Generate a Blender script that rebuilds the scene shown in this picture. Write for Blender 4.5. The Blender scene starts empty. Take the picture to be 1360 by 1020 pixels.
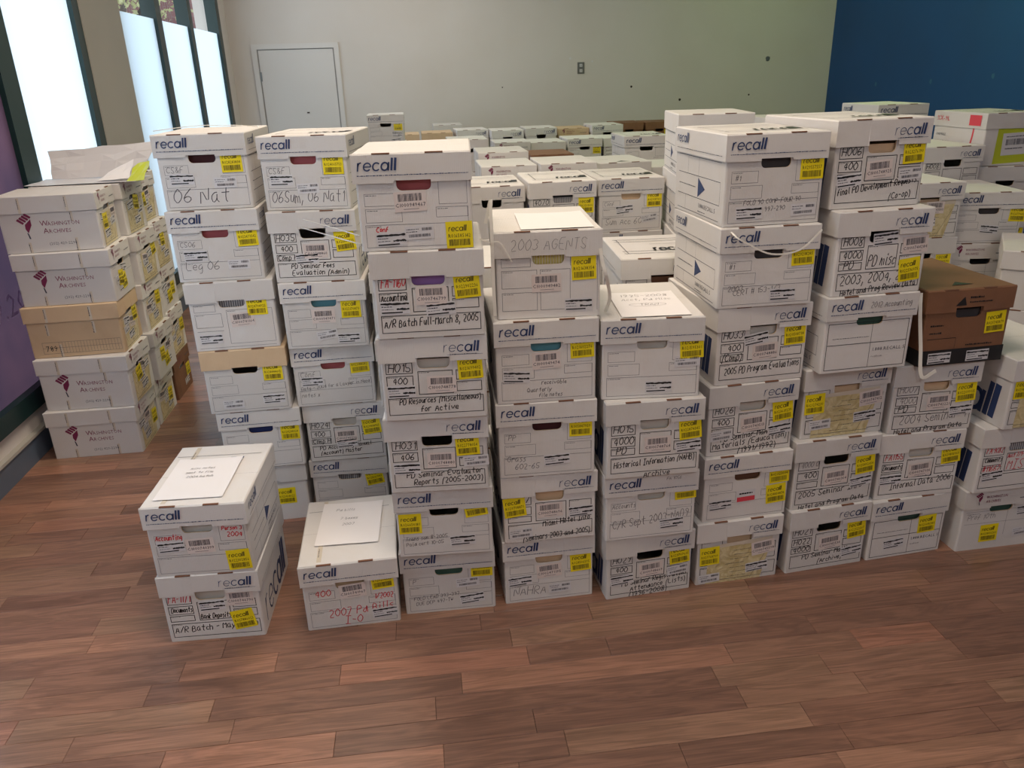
import bpy, math, random
from mathutils import Vector, Matrix
R = math.radians
rnd = random.Random(7)
sc = bpy.context.scene
col = sc.collection

# ------------------------------------------------------------ camera
CAM_H, PITCH, ROLL, FPX = 1.730, R(21.54), R(-1.80), 1037.5
_fw = Vector((0, math.cos(PITCH), -math.sin(PITCH)))
_r = Vector((1, 0, 0)); _u = _r.cross(_fw)
_r2 = _r * math.cos(ROLL) + _u * math.sin(ROLL)
_u2 = -_r * math.sin(ROLL) + _u * math.cos(ROLL)
cd = bpy.data.cameras.new('camera'); cam = bpy.data.objects.new('camera', cd); col.objects.link(cam)
m = Matrix((_r2, _u2, -_fw)).transposed().to_4x4(); m.translation = (0, 0, CAM_H)
cam.matrix_world = m
cd.sensor_width = 36; cd.lens = FPX / 1360 * 36; cd.clip_end = 200; cd.clip_start = .05
sc.camera = cam

# room frame: u along the back wall, v into the room
YAW = R(6.3); CU, SU = math.cos(YAW), math.sin(YAW)
U0, U1, V0, V1, ZC = -2.005, 5.23, -3.2, 10.0, 3.7
def uv(u, v, z=0.0): return Vector((u * CU - v * SU, u * SU + v * CU, z))

# ------------------------------------------------------------ world, lights, exposure
w = bpy.data.worlds.new('world'); sc.world = w; w.use_nodes = True
nt = w.node_tree; bg = nt.nodes['Background']
sky = nt.nodes.new('ShaderNodeTexSky'); sky.sky_type = 'HOSEK_WILKIE'; sky.turbidity = 6.0
sky.sun_direction = Vector((.6, -.4, .7)).normalized()
mixs = nt.nodes.new('ShaderNodeMix'); mixs.data_type = 'RGBA'; mixs.inputs[0].default_value = .75
mixs.inputs[7].default_value = (.82, .92, 1, 1)
nt.links.new(sky.outputs[0], mixs.inputs[6]); nt.links.new(mixs.outputs[2], bg.inputs[0]); bg.inputs[1].default_value = 1.2

def area(name, loc, tgt, sx, sy, power, color):
    l = bpy.data.lights.new(name, 'AREA'); l.shape = 'RECTANGLE'; l.size = sx; l.size_y = sy
    l.energy = power; l.color = color
    o = bpy.data.objects.new(name, l); col.objects.link(o); o.location = loc
    d = Vector(tgt) - Vector(loc)
    o.rotation_euler = d.to_track_quat('-Z', 'Y').to_euler()
    return o
# daylight outside the shop windows on the left
area('daylight', uv(-3.2, 5.1, 1.9), uv(0, 5.1, 1.9), 1.5, 3.2, 62, (.84, .93, 1))
area('daylight', uv(-3.2, 9.1, 1.9), uv(0, 9.1, 1.9), 4.6, 3.2, 104, (.84, .93, 1))
area('daylight', uv(-3.2, 1.9, 1.7), uv(0, 1.9, 1.7), 1.9, 2.6, 80, (.80, .88, 1))
# ceiling fluorescent panels, and added fill lamps behind the camera brightening the box fronts
WARM, FILL, GREEN = (1, .84, .66), (.95, .95, 1), (.70, 1, .36)
for u, v, p, c in ((.2, 1.6, 40, WARM), (-.3, 3.7, 52, WARM), (1.4, 6.9, 12, (.92, 1, .74)), (2.4, -.4, 13, FILL), (-.1, 8.3, 25, (1, .92, .84)),
                   (3.9, 6.2, 32, GREEN), (4.3, 8.8, 6, GREEN), (.6, -1.6, 24, FILL), (1.4, -2.4, 16, FILL)):
    area('ceiling_and_fill_light', uv(u, v, ZC - .06), uv(u, v, 0), 1.15, .55, p, c)
sc.view_settings.view_transform = 'Standard'; sc.view_settings.look = 'None'
sc.view_settings.gamma = 1; sc.view_settings.use_curve_mapping = False
sc.view_settings.exposure = 0.0
sc.cycles.use_denoising = True
sc.cycles.max_bounces = 8
sc.cycles.diffuse_bounces = 5

# ------------------------------------------------------------ materials
def mat(name, colr, rough=.7, nodes=None, **kw):
    m = bpy.data.materials.new(name); m.use_nodes = True
    b = m.node_tree.nodes['Principled BSDF']
    b.inputs['Base Color'].default_value = (*colr, 1); b.inputs['Roughness'].default_value = rough
    for k, v in kw.items(): b.inputs[k.replace('_', ' ')].default_value = v
    if nodes: nodes(m.node_tree, b)
    return m
def srgb(r, g, b):
    f = lambda c: (c / 255 / 12.92) if c / 255 <= .04045 else ((c / 255 + .055) / 1.055) ** 2.4
    return (f(r), f(g), f(b))
def card_nodes(base, dirt, amt=.35, scale=7.0):
    """board: fibre mottling, scuffs, fine corrugation relief, slight colour drift from box to box"""
    def f(nt, b):
        N, L = nt.nodes, nt.links
        tc = N.new('ShaderNodeTexCoord'); oi = N.new('ShaderNodeObjectInfo')
        n1 = N.new('ShaderNodeTexNoise'); n1.inputs['Scale'].default_value = scale; n1.inputs['Detail'].default_value = 6
        n1.noise_dimensions = '4D'
        L.new(tc.outputs['Object'], n1.inputs['Vector'])
        mw = N.new('ShaderNodeMath'); mw.operation = 'MULTIPLY'; mw.inputs[1].default_value = 37.0
        L.new(oi.outputs['Random'], mw.inputs[0]); L.new(mw.outputs[0], n1.inputs['W'])
        cr = N.new('ShaderNodeValToRGB'); cr.color_ramp.elements[0].position = .52; cr.color_ramp.elements[1].position = .78
        L.new(n1.outputs['Fac'], cr.inputs[0])
        sc_ = N.new('ShaderNodeMath'); sc_.operation = 'MULTIPLY'; sc_.inputs[1].default_value = amt
        L.new(cr.outputs[0], sc_.inputs[0])
        mx = N.new('ShaderNodeMix'); mx.data_type = 'RGBA'; mx.inputs[6].default_value = (*base, 1); mx.inputs[7].default_value = (*dirt, 1)
        L.new(sc_.outputs[0], mx.inputs[0])
        hs = N.new('ShaderNodeHueSaturation')
        mr = N.new('ShaderNodeMapRange'); mr.inputs[3].default_value = .90; mr.inputs[4].default_value = 1.03
        L.new(oi.outputs['Random'], mr.inputs[0]); L.new(mr.outputs[0], hs.inputs['Value'])
        L.new(mx.outputs[2], hs.inputs['Color']); L.new(hs.outputs[0], b.inputs['Base Color'])
        wv = N.new('ShaderNodeTexWave'); wv.inputs['Scale'].default_value = 60; wv.bands_direction = 'X'
        L.new(tc.outputs['Object'], wv.inputs['Vector'])
        n2 = N.new('ShaderNodeTexNoise'); n2.inputs['Scale'].default_value = 14; L.new(tc.outputs['Object'], n2.inputs['Vector'])
        ad = N.new('ShaderNodeMath'); ad.operation = 'MULTIPLY_ADD'; ad.inputs[1].default_value = .06
        L.new(wv.outputs['Fac'], ad.inputs[0]); L.new(n2.outputs['Fac'], ad.inputs[2])
        bp = N.new('ShaderNodeBump'); bp.inputs['Strength'].default_value = .35; bp.inputs['Distance'].default_value = .006
        L.new(ad.outputs[0], bp.inputs['Height']); L.new(bp.outputs[0], b.inputs['Normal'])
    return f
WHITE_C = srgb(219, 215, 212); TAN_C = srgb(214, 186, 152); BROWN_C = srgb(132, 92, 66)
M = {}
M['white'] = mat('white_board', WHITE_C, .75, card_nodes(WHITE_C, srgb(204, 190, 168), .22))
M['tan'] = mat('tan_board', TAN_C, .8, card_nodes(TAN_C, srgb(180, 145, 110)))
M['brown'] = mat('brown_board', BROWN_C, .7, card_nodes(BROWN_C, srgb(80, 52, 38)))
M['black'] = mat('black_print', (.012, .012, .014), .6)
M['form'] = mat('grey_ink', srgb(66, 68, 82), .7)
M['pen'] = mat('black_marker', (.015, .014, .018), .5)
M['pencil'] = mat('pencil_grey', srgb(88, 84, 90), .6)
M['red'] = mat('red_marker', srgb(214, 52, 66), .5)
M['navy'] = mat('navy_ink', srgb(42, 60, 104), .6)
M['maroon'] = mat('maroon_ink', srgb(122, 30, 72), .6)
M['yellow'] = mat('yellow_label', srgb(240, 218, 22), .45)
M['pinklab'] = mat('pale_pink_label', srgb(221, 208, 203), .6)
M['whitelab'] = mat('white_label', srgb(214, 212, 214), .5)
M['ink_y'] = mat('brown_black_ink', srgb(70, 62, 18), .6)
M['slit'] = mat('cut_board_edge', srgb(120, 82, 62), .9)
M['tape'] = mat('clear_tape', srgb(212, 200, 182), .25)
M['paper'] = mat('paper', srgb(236, 232, 232), .6)
def pouch_nodes(nt, b):
    N, L = nt.nodes, nt.links; tc = N.new('ShaderNodeTexCoord'); n = N.new('ShaderNodeTexNoise'); n.inputs['Scale'].default_value = 26; n.inputs['Detail'].default_value = 3; n.inputs['Distortion'].default_value = 1.5
    L.new(tc.outputs['Object'], n.inputs[0]); cr = N.new('ShaderNodeValToRGB'); e = cr.color_ramp.elements; e[0].position = .35; e[1].position = .65
    e[0].color = (*srgb(196, 178, 128), 1); e[1].color = (*srgb(220, 206, 164), 1); L.new(n.outputs['Fac'], cr.inputs[0]); L.new(cr.outputs[0], b.inputs['Base Color'])
    bp = N.new('ShaderNodeBump'); bp.inputs['Strength'].default_value = .9; bp.inputs['Distance'].default_value = .006; L.new(n.outputs['Fac'], bp.inputs['Height']); L.new(bp.outputs[0], b.inputs['Normal'])
M['pouch'] = mat('manila_pouch', srgb(205, 188, 140), .3, pouch_nodes)
M['redprint'] = mat('red_print', srgb(222, 70, 84), .5)
M['limepouch'] = mat('lime_pouch', srgb(190, 200, 50), .35)
for k, c in dict(w=(205, 200, 192), p=(170, 88, 92), t=(92, 150, 165), u=(150, 110, 175), y=(215, 200, 120), b=(30, 45, 100), g=(125, 125, 130),
                 n=(222, 190, 155), r=(70, 25, 30), o=(105, 70, 50), e=(60, 90, 78), d=(62, 58, 60)).items():
    M['c' + k] = mat('contents_' + k, srgb(*c), .8)

# ------------------------------------------------------------ mesh builder
class MB:
    def __init__(s): s.v, s.f, s.mi, s.mats, s.sm = [], [], [], [], []
    def m(s, key):
        mt = M[key] if isinstance(key, str) else key
        if mt not in s.mats: s.mats.append(mt)
        return s.mats.index(mt)
    def face(s, pts, key, smooth=False):
        b = len(s.v); s.v += [tuple(p) for p in pts]; s.f.append(tuple(range(b, b + len(pts)))); s.mi.append(s.m(key)); s.sm.append(smooth)
    def box(s, x0, x1, y0, y1, z0, z1, key):
        P = [(x0, y0, z0), (x1, y0, z0), (x1, y1, z0), (x0, y1, z0), (x0, y0, z1), (x1, y0, z1), (x1, y1, z1), (x0, y1, z1)]
        b = len(s.v); s.v += P; k = s.m(key)
        for q in ((3, 2, 1, 0), (4, 5, 6, 7), (0, 1, 5, 4), (1, 2, 6, 5), (2, 3, 7, 6), (3, 0, 4, 7)):
            s.f.append(tuple(b + i for i in q)); s.mi.append(k); s.sm.append(False)
    def mesh(s, name):
        me = bpy.data.meshes.new(name); me.from_pydata(s.v, [], s.f)
        for mt in s.mats: me.materials.append(mt)
        me.polygons.foreach_set('material_index', s.mi); me.polygons.foreach_set('use_smooth', s.sm)
        me.update(); return me
    def build(s, name, parent=None):
        return add(name, s.mesh(name), parent)
def add(name, data, parent=None, loc=None):
    o = bpy.data.objects.new(name, data); col.objects.link(o)
    if parent: o.parent = parent
    if loc is not None: o.location = loc
    return o
def tag(o, label=None, cat=None, group=None, kind=None):
    if label: o['label'] = label
    if cat: o['category'] = cat
    if group: o['group'] = group
    if kind: o['kind'] = kind
    return o

class Face:
    """2D drawing on a planar face: o origin, ux/uy axes (metres), n outward normal"""
    def __init__(s, mb, o, ux, uy, n):
        s.mb, s.o, s.ux, s.uy, s.n = mb, Vector(o), Vector(ux), Vector(uy), Vector(n)
    def p(s, x, y, d): return s.o + s.ux * x + s.uy * y + s.n * d
    def poly(s, pts, key, d=.0004): s.mb.face([s.p(x, y, d) for x, y in pts], key)
    def rect(s, x0, y0, x1, y1, key, d=.0004): s.poly([(x0, y0), (x1, y0), (x1, y1), (x0, y1)], key, d)
    def frame(s, x0, y0, x1, y1, key, t=.0012, d=.0004):
        s.rect(x0, y0, x1, y0 + t, key, d); s.rect(x0, y1 - t, x1, y1, key, d)
        s.rect(x0, y0 + t, x0 + t, y1 - t, key, d); s.rect(x1 - t, y0 + t, x1, y1 - t, key, d)
    def line(s, pts, wd, key, d=.0005):
        n = len(pts)
        if n < 2: return
        L = []
        for i, (x, y) in enumerate(pts):
            a = pts[max(i - 1, 0)]; b = pts[min(i + 1, n - 1)]
            dx, dy = b[0] - a[0], b[1] - a[1]; l = math.hypot(dx, dy) or 1e-6
            ww = wd[i] if isinstance(wd, (list, tuple)) else wd
            L.append((-dy / l * ww / 2, dx / l * ww / 2))
        for i in range(n - 1):
            (x0, y0), (x1, y1), (a0, b0), (a1, b1) = pts[i], pts[i + 1], L[i], L[i + 1]
            s.poly([(x0 - a0, y0 - b0), (x1 - a1, y1 - b1), (x1 + a1, y1 + b1), (x0 + a0, y0 + b0)], key, d)
    def sub(s, cx, cy, rot, lift=0.0):
        c, q = math.cos(R(rot)), math.sin(R(rot))
        return Face(s.mb, s.p(cx, cy, lift), s.ux * c + s.uy * q, s.uy * c - s.ux * q, s.n)

# typeset glyphs (Blender's built-in font), cached per character
_gl = {}
def glyph(ch):
    if ch in _gl: return _gl[ch]
    cu = bpy.data.curves.new('g', 'FONT'); cu.body = ch; cu.size = 1; cu.resolution_u = 1
    ob = bpy.data.objects.new('g', cu)
    me = ob.to_mesh()
    vs = [(v.co.x, v.co.y) for v in me.vertices]; fs = [tuple(p.vertices) for p in me.polygons]
    ob.to_mesh_clear(); bpy.data.objects.remove(ob); bpy.data.curves.remove(cu)
    wd = (max(x for x, y in vs) if vs else .25)
    _gl[ch] = (vs, fs, wd); return _gl[ch]
def text(F, s, x, y, size, key, d=.0005, width=None, slant=0.0):
    adv = 0; items = []
    for ch in s:
        if ch == ' ': adv += .3; continue
        g = glyph(ch); items.append((g, adv)); adv += g[2] + .07
    k = size; kx = (width / adv) if width else size
    for (vs, fs, wd), a in items:
        b = len(F.mb.v); F.mb.v += [tuple(F.p(x + (vx + a + vy * slant) * kx, y + vy * k, d)) for vx, vy in vs]
        mi = F.mb.m(key)
        for f in fs: F.mb.f.append(tuple(b + i for i in f)); F.mb.mi.append(mi); F.mb.sm.append(False)

# the rounded lower-case shipping logo, drawn as strokes
def arc(cx, cy, rx, ry, a0, a1, n=9):
    return [(cx + rx * math.cos(R(a0 + (a1 - a0) * i / n)), cy + ry * math.sin(R(a0 + (a1 - a0) * i / n))) for i in range(n + 1)]
LOGO = [('r', .75), ('e', 1.12), ('c', 1.02), ('a', 1.2), ('l', .42), ('l', .3)]
def logo(F, x, y, h, key='navy', fade=False, d=.0005, width=None):
    """h = height of the tall letters"""
    k = h / 1.55; sl = .13; cx = 0
    wds = [.07, .09, .14, .2, .26, .32] if fade else [.17, .17, .18, .2, .27, .3]
    if width: kx = width / 5.0
    else: kx = k
    def T(pts): return [(x + (px + cx + py * sl) * kx, y + py * k) for px, py in pts]
    for (ch, ad), wd in zip(LOGO, wds):
        w_ = wd * k
        if ch == 'r': F.line(T([(.1, 0), (.1, 1)]), w_, key, d); F.line(T(arc(.45, .6, .33, .4, 180, 80, 5)), w_, key, d)
        elif ch == 'e': F.line(T(arc(.5, .5, .44, .46, 0, 320, 12)), w_, key, d); F.line(T([(.08, .5), (.94, .5)]), w_ * .8, key, d)
        elif ch == 'c': F.line(T(arc(.5, .5, .44, .46, 42, 318, 10)), w_, key, d)
        elif ch == 'a': F.line(T(arc(.5, .5, .42, .46, 0, 360, 12)), w_, key, d); F.line(T([(.96, 0), (.96, 1)]), w_, key, d)
        else: F.line(T([(.14, 0), (.14, 1.5)]), w_, key, d)
        cx += ad

# single-stroke hand lettering
ST = {'A': '00 26 40;12 32', 'B': '00 06 35 33 03;33 41 30 00', 'C': '45 26 04 02 20 41', 'D': '00 06 36 43 30 00', 'E': '46 06 00 40;03 33', 'F': '46 06 00;03 33',
 'G': '45 26 04 02 20 42 43 23', 'H': '06 00;46 40;03 43', 'I': '06 46;26 20;00 40', 'J': '46 41 20 01', 'K': '06 00;46 03 40', 'L': '06 00 40', 'M': '00 06 23 46 40',
 'N': '00 06 40 46', 'O': '26 04 02 20 42 44 26', 'P': '00 06 36 44 33 03', 'Q': '26 04 02 20 42 44 26;22 50', 'R': '00 06 36 44 33 03 40', 'S': '45 26 05 13 32 41 20 01',
 'T': '06 46;26 20', 'U': '06 01 20 41 46', 'V': '06 20 46', 'W': '06 10 24 30 46', 'X': '06 40;46 00', 'Y': '06 23 46;23 20', 'Z': '06 46 00 40',
 'a': '34 14 02 10 31 34 31 40', 'b': '06 00 20 32 23 03', 'c': '33 14 02 10 31', 'd': '33 13 01 20 31 36 40', 'e': '02 32 24 03 01 20 31', 'f': '36 15 10;03 33',
 'g': '34 14 02 11 32 34 3b 1b', 'h': '06 00;03 24 33 30', 'i': '14 10 20;15 16', 'j': '24 2b 0b', 'k': '06 00;34 02 30', 'l': '16 11 20', 'm': '04 00;03 14 20;23 34 40',
 'n': '04 00;03 24 33 30', 'o': '14 02 10 32 24 14', 'p': '04 0b;04 24 32 20 01', 'q': '34 14 02 20 32;34 3b', 'r': '04 00;03 14 34', 's': '34 14 03 32 20 00', 't': '26 21 30;04 44',
 'u': '04 01 20 34;34 30', 'v': '04 20 44', 'w': '04 10 23 30 44', 'x': '04 30;34 00', 'y': '04 20;44 0b', 'z': '04 34 00 30',
 '0': '26 04 02 20 42 44 26', '1': '14 26 20', '2': '05 26 44 00 40', '3': '05 26 44 23 42 20 01', '4': '30 36 02 42', '5': '46 06 03 33 41 20 01', '6': '36 03 01 20 42 23 02',
 '7': '06 46 10', '8': '23 05 26 45 23 01 20 41 23', '9': '43 23 05 26 44 20', '-': '03 33', '/': '00 46', '(': '36 13 1b', ')': '06 23 1b', ',': '11 0b', '.': '10 20', '#': '10 16;30 36;02 42;04 44',
 '&': '40 05 26 24 02 20 43', "'": '26 24', '~': '03 14 22 34 43 33 23 52 63'}
def hand(F, s, x, y, size, key='pen', wd=None, d=.0006, rot=0.0, slant=.15, room=None):
    k = size / 6; tot = sum(3.2 if ch == ' ' else (max(int(t[0]) for t in ST[ch].replace(';', ' ').split()) + 1.3 if ch in ST else 3) for ch in s) + .5
    kx = k * .8
    if room: kx = min(kx, room / tot)
    wd = wd or {'pen': .0026, 'red': .0025, 'pencil': max(.0014, size * .055)}[key]
    c, q = math.cos(R(rot)), math.sin(R(rot)); a = 0.0
    rr = random.Random(len(s) * 31 + sum(map(ord, s)) + int(x * 1000))
    for ch in s:
        if ch == ' ': a += 3.2; continue
        st = ST.get(ch)
        if st is None: a += 3; continue
        up = rr.uniform(-.25, .25); mx = 0
        for poly in st.split(';'):
            pts = []
            for t in poly.split():
                px = int(t[0]); py = -1.6 if t[1] == 'b' else int(t[1]); mx = max(mx, px)
                px += rr.uniform(-.22, .22); py += rr.uniform(-.22, .22) + up
                X = (a + px) * kx + py * slant * k; Y = py * k
                pts.append((x + X * c - Y * q, y + X * q + Y * c))
            if len(pts) > 2:
                P = [pts[0]]
                for i in range(1, len(pts) - 1):
                    p0, p1, p2 = pts[i - 1], pts[i], pts[i + 1]
                    P += [(p0[0] * .25 + p1[0] * .75, p0[1] * .25 + p1[1] * .75), (p2[0] * .25 + p1[0] * .75, p2[1] * .25 + p1[1] * .75)]
                P.append(pts[-1]); pts = P
            F.line(pts, wd, key, d)
        a += mx + 1.3
def tiny(F, x, y, n, key='form', h=.0022, d=.0005, wd=.0007, rr=None):
    """a run of print too small to read: uneven little strokes, n metres long"""
    rr = rr or random.Random(int(x * 9999) + int(n * 999)); X = x
    while X < x + n:
        l = rr.uniform(.002, .009); F.rect(X, y, min(X + l, x + n), y + h * rr.uniform(.6, 1), key, d); X += l + rr.uniform(.0008, .002)
def bars(F, x, y, wd, h, key, d, rr, n=26):
    step = wd / n
    for i in range(n):
        F.rect(x + i * step, y, x + i * step + step * rr.uniform(.3, .75), y + h, key, d)

W_B, W_L, DB, DL, LH = .318, .330, .430, .442, .078
NH = .27

def rr_profile(w_, d_, r=.006, n=2):
    pts = []
    for cx, cy, a in ((w_ / 2 - r, -d_ / 2 + r, -90), (w_ / 2 - r, d_ / 2 - r, 0), (-w_ / 2 + r, d_ / 2 - r, 90), (-w_ / 2 + r, -d_ / 2 + r, 180)):
        for i in range(n + 1): pts.append((cx + r * math.cos(R(a + 90 * i / n)), cy + r * math.sin(R(a + 90 * i / n))))
    return pts

def shell(mb, h, key, hole=True):
    """box body with a real rounded hand hole in the front wall"""
    w2, d2, r = W_B / 2, DB / 2, .006
    pr = rr_profile(W_B, DB, r); n = len(pr); zt = h - .004
    for i in range(n):
        a, b = pr[i], pr[(i + 1) % n]
        if i == n - 1 and hole: continue              # the front wall, built below
        smooth = (i % 3) != 2
        mb.face([(a[0], a[1], 0), (b[0], b[1], 0), (b[0], b[1], zt), (a[0], a[1], zt)], key, smooth)
    mb.face([(x, y, 0) for x, y in reversed(pr)], key)
    if not hole: return
    y = -d2; xl, xr = -w2 + r, w2 - r; hw = .047; z1 = h - .060; z0 = h - LH - .024; c = .014
    q = lambda P: mb.face([(px, y, pz) for px, pz in P], key)
    q([(xl, 0), (-hw, 0), (-hw, zt), (xl, zt)]); q([(hw, 0), (xr, 0), (xr, zt), (hw, zt)])
    q([(-hw, z1), (hw, z1), (hw, zt), (-hw, zt)]); q([(-hw, 0), (hw, 0), (hw, z0), (-hw, z0)])
    L = [(-hw + c - c * math.cos(R(t)), z0 + c - c * math.sin(R(t))) for t in (0, 30, 60, 90)]
    q([(-hw, z0)] + L[::-1] if False else [(-hw, z0), L[3], L[2], L[1], L[0]])
    q([(hw, z0)] + [(-px, pz) for px, pz in L])
    rim = [(-hw, z1)] + L + [(-px, pz) for px, pz in L[::-1]] + [(hw, z1)]
    for i in range(len(rim)):
        a, b = rim[i], rim[(i + 1) % len(rim)]
        mb.face([(a[0], y, a[1]), (b[0], y, b[1]), (b[0], y + .005, b[1]), (a[0], y + .005, a[1])], 'slit' if key == 'brown' else 'tan')

def front_form(F, f, h, rr):
    """printed form on the front; F has its origin at the front's bottom left, s/t are fractions"""
    H = h - LH; W = W_B
    def X(s): return s * W
    def Y(t): return t * H
    def fr(s0, t0, s1, t1, t=.0011, cap=True, key='form'):
        F.frame(X(s0), Y(t0), X(s1), Y(t1), key, t)
        if cap: tiny(F, X(s0) + .004, Y(t1) - .0055, min(.03, X(s1 - s0) * .5), key, .0016, rr=rr)
    if f == 'a':
        fr(.06, .66, .33, .84, .0008); fr(.06, .42, .38, .62, .0008); fr(.68, .47, .96, .62, .0008); fr(.71, .66, .96, 1.02, .0008)
        F.rect(X(.05), Y(.38), X(.96), Y(.38) + .001, 'form'); F.rect(X(.05), Y(.05), X(.96), Y(.05) + .001, 'form')
        F.rect(X(.05), Y(.05), X(.05) + .0009, Y(.38), 'form'); F.rect(X(.96), Y(.05), X(.96) + .0009, Y(.62), 'form')
        tiny(F, X(.06), Y(.355), .04, 'form', .0016, rr=rr)
    elif f == 'b':
        T = .0021; kk = 'black'
        fr(.045, .80, .30, .985, T, key=kk); fr(.045, .585, .30, .765, T, key=kk); fr(.045, .43, .30, .56, T, key=kk)
        fr(.345, .43, .68, .83, T, key=kk); fr(.71, .66, .955, .83, T, key=kk); fr(.71, .46, .955, .63, T, key=kk)
        fr(.045, .09, .965, .385, T, key=kk)
    elif f == 'd':
        fr(.05, .84, .33, .985, .001); fr(.05, .50, .39, .79, .001); fr(.05, .13, .39, .43, .001); fr(.42, .13, .71, .79, .001); fr(.71, .84, .97, .985, .001)
        F.rect(X(.97), Y(.1), X(.97) + .0009, Y(.84), 'form')
    elif f == 'm':
        fr(.05, .80, .30, .95, .001); fr(.05, .48, .36, .76, .001); F.rect(X(.05), Y(.4), X(.36), Y(.4) + .001, 'form')
        fr(.42, .12, .96, .82, .001); F.rect(X(.05), Y(.05), X(.96), Y(.05) + .001, 'form')
    elif f == 'c':
        T = .002
        F.frame(X(.04), Y(.05), X(.96), Y(.93), 'black', T); F.rect(X(.54), Y(.05), X(.54) + T * .7, Y(.93), 'black')
        F.rect(X(.04), Y(.52), X(.96), Y(.52) + T, 'black'); tiny(F, X(.1), Y(.64), .13, 'form', .002, rr=rr)
        text(F, '1.888.RECALL 5', X(.57), Y(.36), .017, 'form'); text(F, 'recall.com', X(.57), Y(.24), .009, 'form')
    elif f == 'w':
        F.rect(X(.05), Y(.62), X(.96), Y(.62) + .0008, 'form'); F.rect(X(.05), Y(.9), X(.96), Y(.9) + .0008, 'form')
        F.rect(X(.6), Y(.3), X(.6) + .0008, Y(.9), 'form'); tiny(F, X(.07), Y(.85), .05, 'form', .0016, rr=rr)

def hand_print(F, x, y, k):
    """the storage firm's emblem: a stylised hand of slanted bars"""
    for i in range(4):
        a = i * .17
        F.poly([(x + (-.5 + a) * k, y + (.55 + i * .12) * k), (x + (-.38 + a) * k, y + (.68 + i * .12) * k), (x + (-.02 + a) * k, y + (.38 + i * .13) * k), (x + (-.12 + a) * k, y + (.26 + i * .13) * k)], 'maroon')
    F.poly([(x + .0 * k, y + .25 * k), (x + .42 * k, y + .62 * k), (x + .42 * k, y + .2 * k), (x + .12 * k, y - .35 * k), (x - .02 * k, y - .05 * k)], 'maroon')
    F.poly([(x + .02 * k, y - .3 * k), (x + .12 * k, y - .38 * k), (x + .2 * k, y - .75 * k), (x + .1 * k, y - .75 * k)], 'form')

def side_print(F, kind, h, W, rr):
    H = h - LH
    if kind == 'tri':
        for t in (.96, .66, .30, .05): F.rect(W * .08, H * t, W * .92, H * t + .0016, 'form')
        F.rect(W * .92, H * .30, W * .92 + .001, H * .66, 'form')
        for s in (.28, .5): F.rect(W * s, H * .66, W * s + .0008, H * .96, 'form')
        F.rect(W * .25, H * .05, W * .25 + .0008, H * .3, 'form')
        F.poly([(W * .5, H * .32), (W * .64, H * .48), (W * .5, H * .64)], 'navy')
        tiny(F, W * .1, H * .47, W * .35, 'form', .003, rr=rr)
        text(F, '1.888.RECALL 5', W * .52, H * .16, .02, 'form'); tiny(F, W * .52, H * .09, .06, 'form', .003, rr=rr)
    elif kind == 'big':
        logo(F, W * .1, H * .12, H * .72, 'navy', True, width=W * .8)
    elif kind == 'arch':
        hand_print(F, W * .25, H * .62, H * .36)
        text(F, 'W', W * .40, H * .66, .034, 'maroon'); text(F, 'ASHINGTON', W * .475, H * .66, .026, 'maroon', width=W * .33)
        text(F, 'A', W * .42, H * .47, .034, 'maroon'); text(F, 'RCHIVES', W * .475, H * .47, .026, 'maroon', width=W * .23)
        text(F, '(202) 429-2298', W * .45, H * .17, .018, 'form')
        for s, a, b in ((.24, .0, .26), (.72, .0, .32), (.72, .74, .99)):
            F.rect(W * s, H * a, W * s + .012, H * b, 'tape', .0003); tiny(F.sub(W * s + .004, H * a, 90), 0, 0, H * (b - a) * .9, 'form', .004, .0006, rr=rr)
    elif kind == 'ledger':
        for t in (.10, .26, .42): F.rect(W * .12, H * t, W * .97, H * t + .0012, 'form')
        for i in range(21): F.rect(W * (.30 + i * .0335), H * .1, W * (.30 + i * .0335) + .0009, H * .42, 'form')
        F.rect(W * .12, H * .1, W * .12 + .001, H * .42, 'form'); text(F, '789', W * .15, H * .17, .04, 'black', width=W * .13)
        for s, a, b in ((.2, .62, .95), (.7, .62, .95), (.3, .0, .36)):
            F.rect(W * s, H * a, W * s + .012, H * b, 'tape', .0003); tiny(F.sub(W * s + .004, H * a, 90), 0, 0, H * (b - a) * .9, 'form', .004, .0006, rr=rr)
    elif kind == 'redco':
        F.line(arc(W * .62, H * 1.05, W * .16, H * .9, 0, -80, 8), .012, 'redprint')
        text(F, 'CONSUMABLES', W * .06, H * .72, .02, 'form', width=W * .2); text(F, 'RECYCLED BOX', W * .06, H * .52, .018, 'form', width=W * .28)
        F.poly([(W * .02, 0), (W * .18, 0), (W * .02, H * .25)], 'redprint')

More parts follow.
